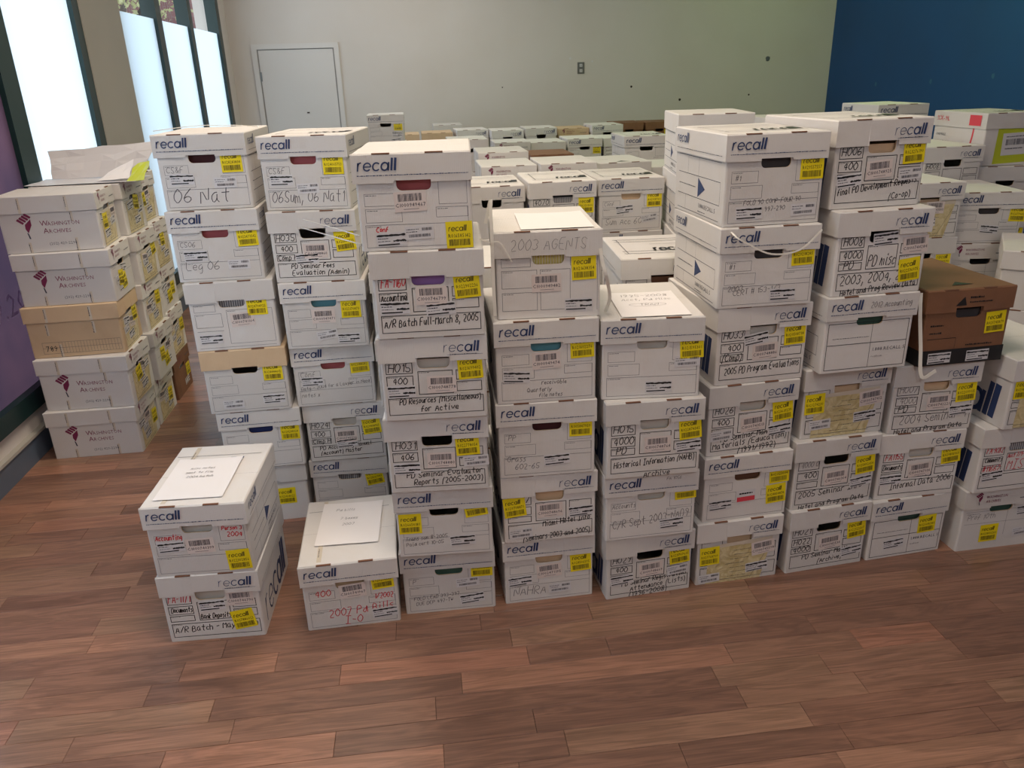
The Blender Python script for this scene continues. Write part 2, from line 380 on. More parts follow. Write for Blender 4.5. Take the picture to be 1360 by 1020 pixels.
_lids = {}
def lid_mesh(kind, topprint, variant, color, extra=None, side=None):
    key = (kind, topprint, variant, color, extra, side)
    if key in _lids: return _lids[key]
    rr = random.Random(str(key)); mb = MB(); w2, d2, r = W_L / 2, DL / 2, .004
    # top: coarse sheet that sags a little
    nx, ny = 6, 8
    def topz(x, y):
        e = (1 - abs(x / w2) ** 2) * (1 - abs(y / d2) ** 2)
        return LH - .003 * e
    gx = [-w2 + r + (W_L - 2 * r) * i / nx for i in range(nx + 1)]; gy = [-d2 + r + (DL - 2 * r) * j / ny for j in range(ny + 1)]
    b = len(mb.v); k = mb.m(color)
    for y in gy:
        for x in gx: mb.v.append((x, y, topz(x, y) + rr.uniform(-.0006, .0006)))
    for j in range(ny):
        for i in range(nx):
            q = b + j * (nx + 1) + i; mb.f.append((q, q + 1, q + nx + 2, q + nx + 1)); mb.mi.append(k); mb.sm.append(True)
    # skirt with wavering lower edge, notch for the hand hole on some
    def side_(p0, p1, n, notch=False):
        dx, dy = p1[0] - p0[0], p1[1] - p0[1]; L = math.hypot(dx, dy); nrm = (dy / L, -dx / L)
        ts = [i / n for i in range(n + 1)]
        if notch: ts = sorted(ts + [.5 - .16, .5 - .155, .5 + .155, .5 + .16])
        zb = {t: rr.uniform(-.0012, .0012) for t in ts}
        bow = [rr.uniform(0, .0016) * math.sin(math.pi * t) for t in ts]
        for i in range(len(ts) - 1):
            a, c = ts[i], ts[i + 1]
            def P(t, z, o): return (p0[0] + dx * t + nrm[0] * o, p0[1] + dy * t + nrm[1] * o, z)
            za, zc = zb[a], zb[c]
            if notch and a >= .5 - .1555 and c <= .5 + .1555: za = zc = .014 if kind in 'RB' else .006
            mb.face([P(a, za, bow[i]), P(c, zc, bow[i + 1]), P(c, LH - r, 0), P(a, LH - r, 0)], color, False)
            mb.face([P(a, LH - r, 0), P(c, LH - r, 0), P(c, LH, -r), P(a, LH, -r)], color, False)
    c = [(-w2, -d2), (w2, -d2), (w2, d2), (-w2, d2)]
    for i in range(4): side_(c[i], c[(i + 1) % 4], 6, i == 0 and kind != 'X')
    mb.face([(-w2, -d2, .001), (-w2, d2, .001), (w2, d2, .001), (w2, -d2, .001)][::-1] if False else [(-w2 + .002, -d2 + .03, LH - .012), (-w2 + .002, d2 - .002, LH - .012), (w2 - .002, d2 - .002, LH - .012), (w2 - .002, -d2 + .03, LH - .012)], color)
    # two folded-tab slits along the front edge
    for sx in (-.078, .062):
        x0 = sx - .024 + rr.uniform(-.004, .004)
        mb.box(x0, x0 + .048, -d2 - .0006, -d2 + .007, LH - .0028, LH + .0006, 'slit')
    F = Face(mb, (-w2, -d2 - .0016, 0), (1, 0, 0), (0, 0, 1), (0, -1, 0))
    if kind == 'L':
        logo(F, .015, .033, .034, fade=False)
        tiny(F, .014, .0195, .30, 'navy', .0028, rr=rr)
    elif kind == 'R':
        logo(F, .192, .028, .034, fade=True); F.rect(.205, .0185, .31, .0195, 'navy'); tiny(F, .212, .0195, .08, 'form', .002, rr=rr)
    elif kind == 'W':
        hand_print(F, .055, .040, .030)
        text(F, 'WASHINGTON', .085, .043, .016, 'maroon', width=.085); text(F, 'ARCHIVES', .085, .024, .016, 'maroon', width=.062)
        tiny(F, .225, .03, .07, 'form', .005, rr=rr)
    elif kind == 'B':
        F.poly([(.105, .022), (.145, .022), (.135, .052)], 'black'); tiny(F, .155, .045, .05, 'black', .007, rr=rr); tiny(F, .155, .03, .085, 'black', .005, rr=rr)
    elif kind == 'X':
        F.rect(.24, .01, .31, .062, 'redprint'); text(F, 'L', .27, .02, .03, 'whitelab')
    if extra == '2003': hand(F, '2003 AGENTS', .05, .022, .034, 'pencil', .0011, room=.23)
    if extra == '2012': hand(F, '2012 Accounting', .15, .036, .02, 'pencil', .0013, room=.15)
    if extra == 'pencil': hand(F, 'FA 1056', .21, .05, .012, 'pencil', .001)
    FL = Face(mb, (-w2 - .0018, d2, 0), (0, -1, 0), (0, 0, 1), (-1, 0, 0)); FR = Face(mb, (w2 + .0018, -d2, 0), (0, 1, 0), (0, 0, 1), (1, 0, 0))
    for G in (FL, FR):
        if kind in 'L': logo(G, .03, .034, .032); tiny(G, .03, .014, .38, 'form', .0022, rr=rr)
        elif side == 'red': text(G, '%X-9L', .03, .03, .035, 'redprint', width=.11); G.rect(.3, .014, .39, .066, 'redprint')
        elif kind == 'R': tiny(G, .03, .014, .3, 'form', .002, rr=rr)
        if kind == 'W' or color == 'tan':
            for s in (.1, .3): G.rect(s, .0, s + .012, .07, 'tape', .0003); tiny(G.sub(s + .004, .02, 90), 0, 0, .045, 'form', .004, .0006, rr=rr)
    T = Face(mb, (-w2, -d2, LH), (1, 0, 0), (0, 1, 0), (0, 0, 1))
    if topprint == 'print':
        logo(T.sub(.155, .13, 0), 0, 0, .085, 'black', width=.15)
        for t in (.09, .13, .31, .35): T.rect(.03, t, .30, t + .004, 'form')
        T.rect(.16, .25, .30, .2525, 'form'); T.rect(.045, .09, .047, .35, 'form')
    elif topprint == 'tape':
        T.rect(.0, .20, W_L, .2005, 'form'); T.rect(.06, .02, .075, .42, 'tape', .0003)
        tiny(T.sub(.066, .05, 90), 0, 0, .05, 'form', .003, .0006, rr=rr); tiny(T.sub(.066, .33, 90), 0, 0, .05, 'form', .003, .0006, rr=rr)
        T.rect(.01, .35, .30, .352, 'form'); T.rect(.2, .32, .245, .33, 'navy')
    elif topprint == 'tri':
        T.poly([(.12, .05), (.2, .05), (.16, .09)], 'black'); tiny(T, .05, .2, .06, 'form', .006, rr=rr)
    elif topprint == 'plain':
        T.rect(.0, .22, W_L, .2206, 'form')
    me = mb.mesh('lid'); _lids[key] = me; return me

def yellow(F, x, y, rot, num, rr, big=.074):
    g = F.sub(x, y, rot); a = big / 2
    g.poly([(-a, -a), (a, -a), (a, a), (-a, a)], 'yellow', 0)
    g.rect(-a, -a, a, -a + .0005, 'ink_y', -.0002)
    logo(g, -a * .82, a * .28, .017, 'ink_y', d=.0004, width=.052)
    text(g, num, -a * .86, -a * .2, .015, 'ink_y', .0004, width=big * .86)
    bars(g, -a * .8, -a * .82, big * .8, .018, 'ink_y', .0004, rr, 22)
def redact(F, x, y, rot, rr, wd=.085):
    g = F.sub(x, y, rot); a, b = wd / 2, .019
    g.poly([(-a, -b), (a, -b), (a, b), (-a, b)], 'whitelab', 0)
    def smear(x0, x1, yy, t):
        n = 12; g.line([(x0 + (x1 - x0) * i / n, yy + rr.uniform(-.0008, .0008)) for i in range(n + 1)], [t * rr.uniform(.5, 1.2) for _ in range(n + 1)], 'black', .0005)
    smear(-a * .95, a * .95, b * .6, .006); smear(a * .1, a * .95, -b * .25, .006)
    tiny(g, -a * .9, b * .1, wd * .35, 'form', .003, .0004, rr=rr); tiny(g, -a * .9, -b * .3, wd * .4, 'form', .002, .0004, rr=rr)
    g.rect(-a * .9, -b * .85, a * .5, -b * .66, 'black', .0004)
def barcode(F, x, y, rot, num, rr):
    g = F.sub(x, y, rot); g.poly([(-.044, -.028), (.044, -.028), (.044, .026), (-.044, .026)], 'pinklab', 0)
    bars(g, -.033, 0, .066, .02, 'form', .0004, rr, 26); text(g, num, -.042, -.015, .0145, 'form', .0004, width=.084); g.rect(-.02, -.022, .022, -.021, 'form', .0004)
def addr(F, x, y, rot, rr):
    g = F.sub(x, y, rot); g.poly([(-.04, -.019), (.04, -.019), (.04, .017), (-.04, .017)], 'whitelab', 0)
    bars(g, .008, .004, .028, .008, 'form', .0004, rr, 14); bars(g, -.03, -.013, .06, .008, 'form', .0004, rr, 30)
    tiny(g, -.036, .008, .035, 'form', .002, .0004, rr=rr); tiny(g, -.036, .001, .03, 'form', .002, .0004, rr=rr)
def pouch(F, x, y, rr):
    g = F.sub(x, y, 1); g.poly([(-.12, -.082), (.09, -.086), (.125, .06), (.128, .075), (-.11, .072)], 'pouch', 0)
    g.poly([(-.11, .066), (.128, .066), (.128, .084), (-.10, .078)], 'tape', .0004)
    for i in range(7): tiny(g, -.03 + rr.uniform(-.02, .02), .045 - i * .018, .07, 'form', .0018, .0004, rr=rr)
    g.line([(-.118, -.07), (.1, -.074)], .0015, 'form', .0004); g.line([(.05, -.08), (.12, .05)], .001, 'form', .0004)

QUEUE = []
def queue_box(name, cx, cy, yaw, z, h, fixed=False, **kw): QUEUE.append([cx, cy, yaw, z, h, fixed, kw])
def rnum(rr): return 'R02' + ''.join(rr.choice('0123456789') for _ in range(7))
def file_box(name, cx, cy, yaw, z, h, lid='L', form='a', hole='k', items=(), color='white', lcolor=None, side=None, top='plain', extra=None, variant=0, lside=None, label=None, group=None, cat='box', shift=0.0, lidyaw=0.0):
    rr = random.Random(name + label if label else name)
    root = bpy.data.objects.new(name, None); col.objects.link(root); root.location = (cx, cy, z); root.rotation_euler = (0, 0, R(yaw))
    root.empty_display_size = .1
    tag(root, label, cat, group)
    mb = MB(); shell(mb, h, color, hole is not None)
    H = h - LH
    F = Face(mb, (-W_B / 2, -DB / 2, 0), (1, 0, 0), (0, 0, 1), (0, -1, 0))
    front_form(F, form, h, rr)
    side = side or ('tri' if form in 'ac' else 'big' if form == 'b' else 'none')
    side_print(Face(mb, (-W_B / 2, DB / 2, 0), (0, -1, 0), (0, 0, 1), (-1, 0, 0)), side, h, DB, rr)
    side_print(Face(mb, (W_B / 2, -DB / 2, 0), (0, 1, 0), (0, 0, 1), (1, 0, 0)), side, h, DB, rr)
    if color == 'brown' and form == 'k':
        mb.box(-W_B / 2 - .001, W_B / 2 + .001, -DB / 2 - .001, DB / 2 + .001, .001, .055, 'black')
        for x0, x1, y0, l in ((.04, .11, .74, .05), (.04, .11, .6, .045), (.5, .8, .34, .1)): tiny(F, x0 * W_B + .01, y0 * H, l, 'black', .006, rr=rr)
        F.rect(.06 * W_B, H * .5, .4 * W_B, H * .5 + .002, 'black'); F.rect(.4 * W_B, .056, .4 * W_B + .001, H * .5, 'black')
    for it in items:
        if it[0] == 'H':
            _, s, a, t, size, key, *rest = it
            right = .95
            if form == 'b' and a < .16 and t > .41: right = .295
            elif form == 'b' and .33 < a < .6 and t > .38: right = .68
            elif form == 'a' and a < .2 and t > .55: right = .34
            hand(F, s, a * W_B, t * H, size, key, rot=rest[0] if rest else 0, room=(right - a) * W_B)
    mb.build('body', root)
    lo = add('lid', lid_mesh(lid, top, variant, lcolor or color, extra, lside), root, (shift, 0, h - LH - .0016)); lo.rotation_euler.z = R(lidyaw)
    if lcolor and lcolor != color: lo['label'] = lcolor + ' cardboard lid'
    if hole and hole != 'k':
        c = MB(); yb = -DB / 2 + .012
        c.box(-.11, .11, yb, DB / 2 - .03, .01, h - LH + .002, 'c' + hole[0])
        rc = random.Random(5)
        for i in range(24):
            x0 = -.1 + i * .0083
            if hole[0] in 'yg': c.box(x0, x0 + .0012, yb - .0015, yb, .05, h - LH, 'paper')
        c.build('contents', root)
    FF = lambda mb_: Face(mb_, (-W_B / 2, -DB / 2 - .0009, 0), (1, 0, 0), (0, 0, 1), (0, -1, 0))
    nm = dict(Y='yellow_sticker', C='barcode_sticker', R='address_sticker', A='parcel_sticker', P='document_pouch', B='red_white_sticker', G='yellow_document_pouch')
    lift = 0
    for it in sorted(items, key=lambda i: 'PGRCABYH'.index(i[0])):
        if it[0] == 'H': continue
        mb = MB(); G = FF(mb); lift += .00025; G.o += G.n * lift
        s, t = (it[1] * W_B, it[2] * H) if len(it) > 2 else (.5 * W_B, .45 * H); rot = it[3] if len(it) > 3 else 0
        if it[0] == 'Y': yellow(G, s, t, rot, it[4] if len(it) > 4 else rnum(rr), rr)
        if it[0] == 'C': barcode(G, s, t, rot, it[4] if len(it) > 4 else 'C1000' + str(rr.randint(740000, 749999)), rr)
        if it[0] == 'R': redact(G, s, t, rot, rr)
        if it[0] == 'A': addr(G, s, t, rot, rr)
        if it[0] == 'P': pouch(G, .5 * W_B, .47 * H, rr)
        if it[0] == 'B':
            g = G.sub(s, t, rot); g.poly([(-.035, -.022), (.035, -.022), (.035, .024), (-.035, .024)], 'whitelab', 0); g.rect(-.033, -.02, .033, -.002, 'redprint', .0004); tiny(g, -.025, .008, .05, 'black', .006, .0004, rr=rr)
        if it[0] == 'G':
            g = G.sub(s, t, rot); g.poly([(-.13, -.09), (.13, -.09), (.12, .09), (-.12, .09)], 'limepouch', 0); g.rect(-.09, -.05, .1, .06, 'whitelab', .0004)
            bars(g, -.07, 0, .12, .03, 'form', .0008, rr, 30); tiny(g, -.07, -.02, .1, 'form', .006, .0008, rr=rr); tiny(g, -.07, .04, .1, 'form', .005, .0008, rr=rr)
        mb.build(nm[it[0]], root)
    return root

# ------------------------------------------------------------ the room
def wall_nodes(base, dirt, sc_=1.3):
    def f(nt, b):
        N, L = nt.nodes, nt.links
        tc = N.new('ShaderNodeTexCoord'); n = N.new('ShaderNodeTexNoise'); n.inputs['Scale'].default_value = sc_; n.inputs['Detail'].default_value = 8
        L.new(tc.outputs['Object'], n.inputs['Vector'])
        cr = N.new('ShaderNodeValToRGB'); cr.color_ramp.elements[0].position = .4; cr.color_ramp.elements[1].position = .75
        cr.color_ramp.elements[0].color = (*base, 1); cr.color_ramp.elements[1].color = (*dirt, 1)
        L.new(n.outputs['Fac'], cr.inputs[0]); L.new(cr.outputs[0], b.inputs['Base Color'])
        n2 = N.new('ShaderNodeTexNoise'); n2.inputs['Scale'].default_value = 160; L.new(tc.outputs['Object'], n2.inputs['Vector'])
        bp = N.new('ShaderNodeBump'); bp.inputs['Strength'].default_value = .15; bp.inputs['Distance'].default_value = .002
        L.new(n2.outputs['Fac'], bp.inputs['Height']); L.new(bp.outputs[0], b.inputs['Normal'])
    return f
M['wall'] = mat('wall_paint', srgb(214, 208, 202), .85, wall_nodes(srgb(214, 208, 202), srgb(209, 202, 194)))
M['bluewall'] = mat('blue_wall_paint', srgb(15, 72, 130), .6, wall_nodes(srgb(15, 72, 130), srgb(17, 68, 122)))
M['pillar'] = mat('pillar_paint', srgb(176, 172, 164), .85, wall_nodes(srgb(176, 172, 164), srgb(168, 164, 156)))
M['ceil'] = mat('ceiling_paint', srgb(225, 222, 215), .9)
M['base'] = mat('baseboard_grey_blue', srgb(92, 104, 120), .45)
M['green'] = mat('dark_green_metal', srgb(20, 48, 48), .4)
M['door'] = mat('door_paint', srgb(216, 212, 208), .6)
M['steel'] = mat('brushed_steel', srgb(130, 130, 128), .35, Metallic=.6)
M['dark'] = mat('dark_brown', srgb(50, 36, 30), .8)  # floor underlay seen in the plank joints, and small dark marks on door and wall
def film(name, c1, c2=None):
    m = bpy.data.materials.new(name); m.use_nodes = True; nt = m.node_tree; N, L = nt.nodes, nt.links
    N.remove(N['Principled BSDF']); out = N['Material Output']
    tr = N.new('ShaderNodeBsdfTranslucent'); df = N.new('ShaderNodeBsdfDiffuse'); mx = N.new('ShaderNodeMixShader'); mx.inputs[0].default_value = .3
    L.new(tr.outputs[0], mx.inputs[1]); L.new(df.outputs[0], mx.inputs[2]); L.new(mx.outputs[0], out.inputs[0])
    if c2:
        tc = N.new('ShaderNodeTexCoord'); n = N.new('ShaderNodeTexNoise'); n.inputs['Scale'].default_value = 1.6; n.inputs['Detail'].default_value = 3
        cr = N.new('ShaderNodeValToRGB'); cr.color_ramp.elements[0].color = (*c1, 1); cr.color_ramp.elements[1].color = (*c2, 1)
        cr.color_ramp.elements[0].position = .35; cr.color_ramp.elements[1].position = .65
        L.new(tc.outputs['Object'], n.inputs[0]); L.new(n.outputs['Fac'], cr.inputs[0]); L.new(cr.outputs[0], tr.inputs[0]); L.new(cr.outputs[0], df.inputs[0])
    else:
        tr.inputs[0].default_value = (*c1, 1); df.inputs[0].default_value = (*c1, 1)
    return m
M['frost'] = film('frosted_film', srgb(214, 230, 242))
M['mural'] = film('purple_window_film', srgb(66, 56, 74), srgb(94, 70, 84))
M['muraltext'] = film('pale_film_lettering', srgb(190, 175, 200))
gl = bpy.data.materials.new('clear_glass'); gl.use_nodes = True
_nt = gl.node_tree; _nt.nodes.remove(_nt.nodes['Principled BSDF'])
_t = _nt.nodes.new('ShaderNodeBsdfTransparent'); _g = _nt.nodes.new('ShaderNodeBsdfGlossy'); _g.inputs['Roughness'].default_value = .02
_m = _nt.nodes.new('ShaderNodeMixShader'); _m.inputs[0].default_value = .06
_nt.links.new(_t.outputs[0], _m.inputs[1]); _nt.links.new(_g.outputs[0], _m.inputs[2]); _nt.links.new(_m.outputs[0], _nt.nodes['Material Output'].inputs[0]); M['glass'] = gl

def ubox(name, u0, u1, v0, v1, z0, z1, key, parent=None, kind='structure'):
    """a box aligned with the room"""
    mb = MB(); mb.box(u0, u1, v0, v1, z0, z1, key); o = mb.build(name, parent)
    if parent is None:
        o.rotation_euler = (0, 0, YAW)
        if kind: o['kind'] = kind
    return o
T_ = .25
# floor: dark underlay with planks as its pieces
def wood(nt, b):
    N, L = nt.nodes, nt.links
    at = N.new('ShaderNodeAttribute'); at.attribute_name = 'tint'; geo = N.new('ShaderNodeNewGeometry')
    mp = N.new('ShaderNodeMapping'); mp.inputs['Rotation'].default_value = (0, 0, -YAW)
    L.new(geo.outputs['Position'], mp.inputs['Vector'])
    mp2 = N.new('ShaderNodeMapping'); mp2.inputs['Scale'].default_value = (1.6, 13, 1); L.new(mp.outputs[0], mp2.inputs['Vector'])
    off = N.new('ShaderNodeCombineXYZ'); m2 = N.new('ShaderNodeMath'); m2.operation = 'MULTIPLY'; m2.inputs[1].default_value = 91
    L.new(at.outputs['Fac'], m2.inputs[0]); L.new(m2.outputs[0], off.inputs[0]); L.new(m2.outputs[0], off.inputs[2])
    ad = N.new('ShaderNodeVectorMath'); L.new(mp2.outputs[0], ad.inputs[0]); L.new(off.outputs[0], ad.inputs[1])
    n1 = N.new('ShaderNodeTexNoise'); n1.inputs['Scale'].default_value = 1.3; n1.inputs['Detail'].default_value = 5; n1.inputs['Distortion'].default_value = 1.4
    L.new(ad.outputs[0], n1.inputs['Vector'])
    wv = N.new('ShaderNodeMath'); wv.operation = 'MULTIPLY'; wv.inputs[1].default_value = 26; L.new(n1.outputs['Fac'], wv.inputs[0])
    sn = N.new('ShaderNodeMath'); sn.operation = 'SINE'; L.new(wv.outputs[0], sn.inputs[0])
    mp3 = N.new('ShaderNodeMapping'); mp3.inputs['Scale'].default_value = (7, 210, 1); L.new(mp.outputs[0], mp3.inputs['Vector'])
    n2 = N.new('ShaderNodeTexNoise'); n2.inputs['Scale'].default_value = 1; n2.inputs['Detail'].default_value = 4; L.new(mp3.outputs[0], n2.inputs['Vector'])
    cr = N.new('ShaderNodeValToRGB'); e = cr.color_ramp.elements
    e[0].position = 0; e[0].color = (*srgb(128, 90, 72), 1); e[1].position = 1; e[1].color = (*srgb(162, 116, 90), 1)
    for p, c in ((.25, (138, 97, 77)), (.5, (146, 104, 82)), (.75, (149, 111, 86)), (.88, (160, 107, 83))):
        q = e.new(p); q.color = (*srgb(*c), 1)
    L.new(at.outputs['Fac'], cr.inputs[0])
    mr = N.new('ShaderNodeMapRange'); mr.inputs[1].default_value = -1; mr.inputs[3].default_value = .78; mr.inputs[4].default_value = 1.06; L.new(sn.outputs[0], mr.inputs[0])
    mr2 = N.new('ShaderNodeMapRange'); mr2.inputs[1].default_value = .3; mr2.inputs[2].default_value = .7; mr2.inputs[3].default_value = .78; mr2.inputs[4].default_value = 1.18; L.new(n2.outputs['Fac'], mr2.inputs[0])
    n3 = N.new('ShaderNodeTexNoise'); n3.inputs['Scale'].default_value = 1.1; L.new(ad.outputs[0], n3.inputs['Vector'])
    mr3 = N.new('ShaderNodeMapRange'); mr3.inputs[3].default_value = .8; mr3.inputs[4].default_value = 1.2; L.new(n3.outputs['Fac'], mr3.inputs[0])
    mu = N.new('ShaderNodeMath'); mu.operation = 'MULTIPLY'; L.new(mr.outputs[0], mu.inputs[0]); L.new(mr2.outputs[0], mu.inputs[1])
    mu2 = N.new('ShaderNodeMath'); mu2.operation = 'MULTIPLY'; L.new(mu.outputs[0], mu2.inputs[0]); L.new(mr3.outputs[0], mu2.inputs[1])
    hs = N.new('ShaderNodeHueSaturation'); hs.inputs['Saturation'].default_value = .93; L.new(mu2.outputs[0], hs.inputs['Value']); L.new(cr.outputs[0], hs.inputs['Color'])
    L.new(hs.outputs[0], b.inputs['Base Color'])
    ro = N.new('ShaderNodeMapRange'); ro.inputs[3].default_value = .26; ro.inputs[4].default_value = .40; L.new(n2.outputs['Fac'], ro.inputs[0]); L.new(ro.outputs[0], b.inputs['Roughness'])
    bp = N.new('ShaderNodeBump'); bp.inputs['Strength'].default_value = .12; bp.inputs['Distance'].default_value = .001; L.new(n2.outputs['Fac'], bp.inputs['Height']); L.new(bp.outputs[0], b.inputs['Normal'])
M['wood'] = mat('laminate_wood', (.3, .2, .15), .35, wood, Coat_Weight=.15, Coat_Roughness=.25)
floor = ubox('floor', U0 - T_, U1 + T_, V0 - T_, V1 + T_, -.12, -.006, 'dark')
PW = .092
def plank_geo(V, Fc, Ti, u, v, l, tint, dz):
    g = .0005; b = len(V)
    for z, i in ((-.0065, 0), (dz - .0006, 0), (dz, .0005)):
        V += [(u + g + i, v + g + i, z), (u + l - g - i, v + g + i, z), (u + l - g - i, v + PW - g - i, z), (u + g + i, v + PW - g - i, z)]
    Fc.append((b + 8, b + 9, b + 10, b + 11))
    for r_ in (0, 4):
        for k in range(4): Fc.append((b + r_ + k, b + r_ + (k + 1) % 4, b + r_ + 4 + (k + 1) % 4, b + r_ + 4 + k))
    Ti += [tint] * 9
def plank_mesh(name, V, Fc, Ti):
    me = bpy.data.meshes.new(name); me.from_pydata(V, [], Fc); me.materials.append(M['wood'])
    a = me.attributes.new('tint', 'FLOAT', 'FACE'); a.data.foreach_set('value', Ti); me.update(); return me
cands = []; v = V0; row = 0
pr = random.Random(11)
while v < V1:
    u = U0 - pr.uniform(0, .6)
    while u < U1:
        l = pr.choice((.28, .36, .45, .45, .55, .62, .7, .85)) * pr.uniform(.93, 1.07); a = max(u, U0); e = min(u + l, U1)
        if e - a > .03: cands.append((a, v, e - a, pr.random(), -pr.uniform(0, .0003)))
        u += l
    v += PW; row += 1
def seen(c):
    p = uv(c[0] + c[2] / 2, c[1] + PW / 2); d = p - Vector((0, 0, CAM_H)); z = d.dot(_fw)
    if z < .3: return None
    x = 680 + FPX * d.dot(_r2) / z; y = 510 - FPX * d.dot(_u2) / z
    ok = -60 < x < 1420 and 520 < y < 1060 and (c[1] < 2.62 or (c[0] < -.85 and c[1] < 5.2))
    return z if ok else None
near = sorted([(seen(c), i) for i, c in enumerate(cands) if seen(c)])[:298]
chosen = {i for _, i in near}
for i in sorted(chosen):
    c = cands[i]; V, Fc, Ti = [], [], []
    plank_geo(V, Fc, Ti, -c[2] / 2, -PW / 2, c[2], c[3], c[4])
    o = add('plank', plank_mesh('plank', V, Fc, Ti), floor, (c[0] + c[2] / 2, c[1] + PW / 2, 0))
V, Fc, Ti = [], [], []
for i, c in enumerate(cands):
    if i not in chosen: plank_geo(V, Fc, Ti, *c)
o = add('plank_field', plank_mesh('plank_field', V, Fc, Ti), floor); o['kind'] = 'stuff'

ubox('ceiling', U0 - T_, U1 + T_, V0 - T_, V1 + T_, ZC, ZC + .2, 'ceil')
wb = ubox('wall_back', U0 - T_, U1 + T_, V1, V1 + T_, 0, ZC, 'wall')
ubox('wall_right', U1, U1 + T_, V0, V1, 0, ZC, 'bluewall')
ubox('wall_front', U0 - T_, U1 + T_, V0 - T_, V0, 0, ZC, 'wall')
ubox('baseboard_back', U0, U1, V1 - .015, V1, 0, .11, 'base')
ubox('baseboard_right', U1 - .015, U1, V0, V1 - .015, 0, .11, 'base')
ZF, ZT = .33, 3.15      # window sill and head
F0, F1 = 1.0, 9.62
wl = MB()
wl.box(U0 - T_, U0, V0, V1, 0, .24, 'wall'); wl.box(U0 - T_, U0, V0, V1, ZT, ZC, 'wall')
wl.box(U0 - T_, U0, V0, F0, .24, ZT, 'wall'); wl.box(U0 - T_, U0, F1, V1, .24, ZT, 'wall')
o = wl.build('wall_left'); o.rotation_euler.z = YAW; o['kind'] = 'structure'
ubox('baseboard_left', U0, U0 + .02, V0, V1 - .015, 0, .125, 'base')
ubox('trim_1', U0 - .0, U0 + .03, V0, V1 - .015, .125, .14, 'pillar')
ubox('wall_pillar', U0 - T_, U0 + .02, 5.60, 6.34, .24, ZT, 'pillar')
def window(name, v0, v1, bars_, fkey, top):
    """green metal frame, fixed panes with film up to `top`, clear glass above"""
    mb = MB()
    for a, b in bars_: mb.box(U0 - .10, U0 + .015, a, b, .33, ZT, 'green')
    mb.box(U0 - .12, U0 + .03, v0, v1, .24, .335, 'green'); mb.box(U0 - .10, U0 + .015, v0, v1, ZT - .08, ZT, 'green')
    root = mb.build(name); root.rotation_euler.z = YAW; root['kind'] = 'structure'
    eds = [(bars_[i][1], bars_[i + 1][0]) for i in range(len(bars_) - 1)]
    for a, b in eds:
        m2 = MB(); m2.box(U0 - .062, U0 - .056, a - .01, b + .01, .33, ZT - .07, 'glass'); m2.build('glass_pane', root)
        m3 = MB(); m3.face([(U0 - .012, a, .335), (U0 - .012, b, .335), (U0 - .012, b, top), (U0 - .012, a, top)], fkey if a > 2.9 else 'frost'); m3.build('window_film', root)
    return root
w1 = window('window_1', F0, 4.50, [(F0, F0 + .1), (2.85, 2.95), (4.40, 4.50)], 'mural', 2.55)
# pale lettering on the purple film, read from inside
mb = MB(); F = Face(mb, (U0 - .011, 0, 0), (0, 1, 0), (0, 0, 1), (1, 0, 0))
text(F.sub(3.28, .70, 0), '202.659.202', 0, 0, .16, 'muraltext', 0, width=.95)
text(F.sub(3.30, .98, 0), 'www.', 0, 0, .09, 'muraltext', 0, width=.4)
F.line(arc(3.6, 1.0, .9, .9, 100, 260, 20), .02, 'muraltext', 0)
mb.build('film_lettering', w1)
window('window_2', 4.50, 5.60, [(4.50, 4.57), (5.50, 5.60)], 'frost', ZT - .09)
window('window_3', 6.34, F1, [(6.28, 6.34), (7.02, 7.13), (8.02, 8.12), (9.42, 9.54)] if False else [(6.28, 6.34), (7.24, 7.38), (8.28, 8.40), (9.48, 9.62)], 'frost', 2.24)

# door in the back wall with its casing
VB = V1
d = ubox('door_1', -1.70, -.86, VB - .008, VB - .001, .01, 2.08, 'door')
mb = MB(); mb.box(-1.71, -1.69, VB - .02, VB - .012, 1.75, 1.85, 'steel'); mb.build('hinge', d)
mb = MB(); mb.box(-1.23, -1.20, VB - .014, VB - .012, 1.385, 1.4, 'dark'); mb.build('latch_mark', d)
tb = MB(); tb.box(-1.77, -1.715, VB - .022, VB, 0, 2.09, 'door'); tb.box(-.845, -.79, VB - .022, VB, 0, 2.09, 'door'); tb.box(-1.77, -.79, VB - .022, VB, 2.09, 2.145, 'door')
M['gap'] = mat('door_gap', srgb(150, 146, 142), .9); tb.box(-1.715, -1.70, VB - .004, VB, 0, 2.09, 'gap'); tb.box(-.86, -.845, VB - .004, VB, 0, 2.09, 'gap'); tb.box(-1.70, -.86, VB - .004, VB, 2.08, 2.09, 'gap')
o = tb.build('trim_2'); o.rotation_euler.z = YAW; o['kind'] = 'structure'
# outlet plate and scars on the walls
so = bpy.data.objects.new('wall_outlet', None); col.objects.link(so); so.location = uv(2.06, VB, 1.79); so.rotation_euler.z = YAW
tag(so, 'small steel outlet plate on the back wall', 'outlet')
mb = MB(); mb.box(-.042, .042, -.008, 0, -.065, .065, 'steel'); mb.build('cover_plate', so)
for z in (-.03, .03):
    mb = MB(); mb.box(-.017, .017, -.011, -.008, z - .016, z + .016, 'whitelab'); mb.box(-.008, -.005, -.0115, -.011, z - .008, z + .008, 'black'); mb.box(.005, .008, -.0115, -.011, z - .008, z + .008, 'black'); mb.build('socket', so)
for u, z, r_, k in ((4.41, 1.83, .03, 'steel'), (2.69, 1.56, .014, 'dark'), (3.31, 1.39, .016, 'dark'), (1.93, 1.90, .014, 'whitelab'), (2.2, 1.86, .012, 'whitelab'), (4.2, 1.42, .011, 'dark'), (1.1, 1.60, .008, 'dark')):
    mb = MB(); mb.face([(u + r_ * math.cos(R(t)) * (1 + .3 * math.sin(t)), VB - .002, z + r_ * math.sin(R(t))) for t in range(0, 360, 40)], k); mb.build('wall_scar', wb)
wr = bpy.data.objects['wall_right']
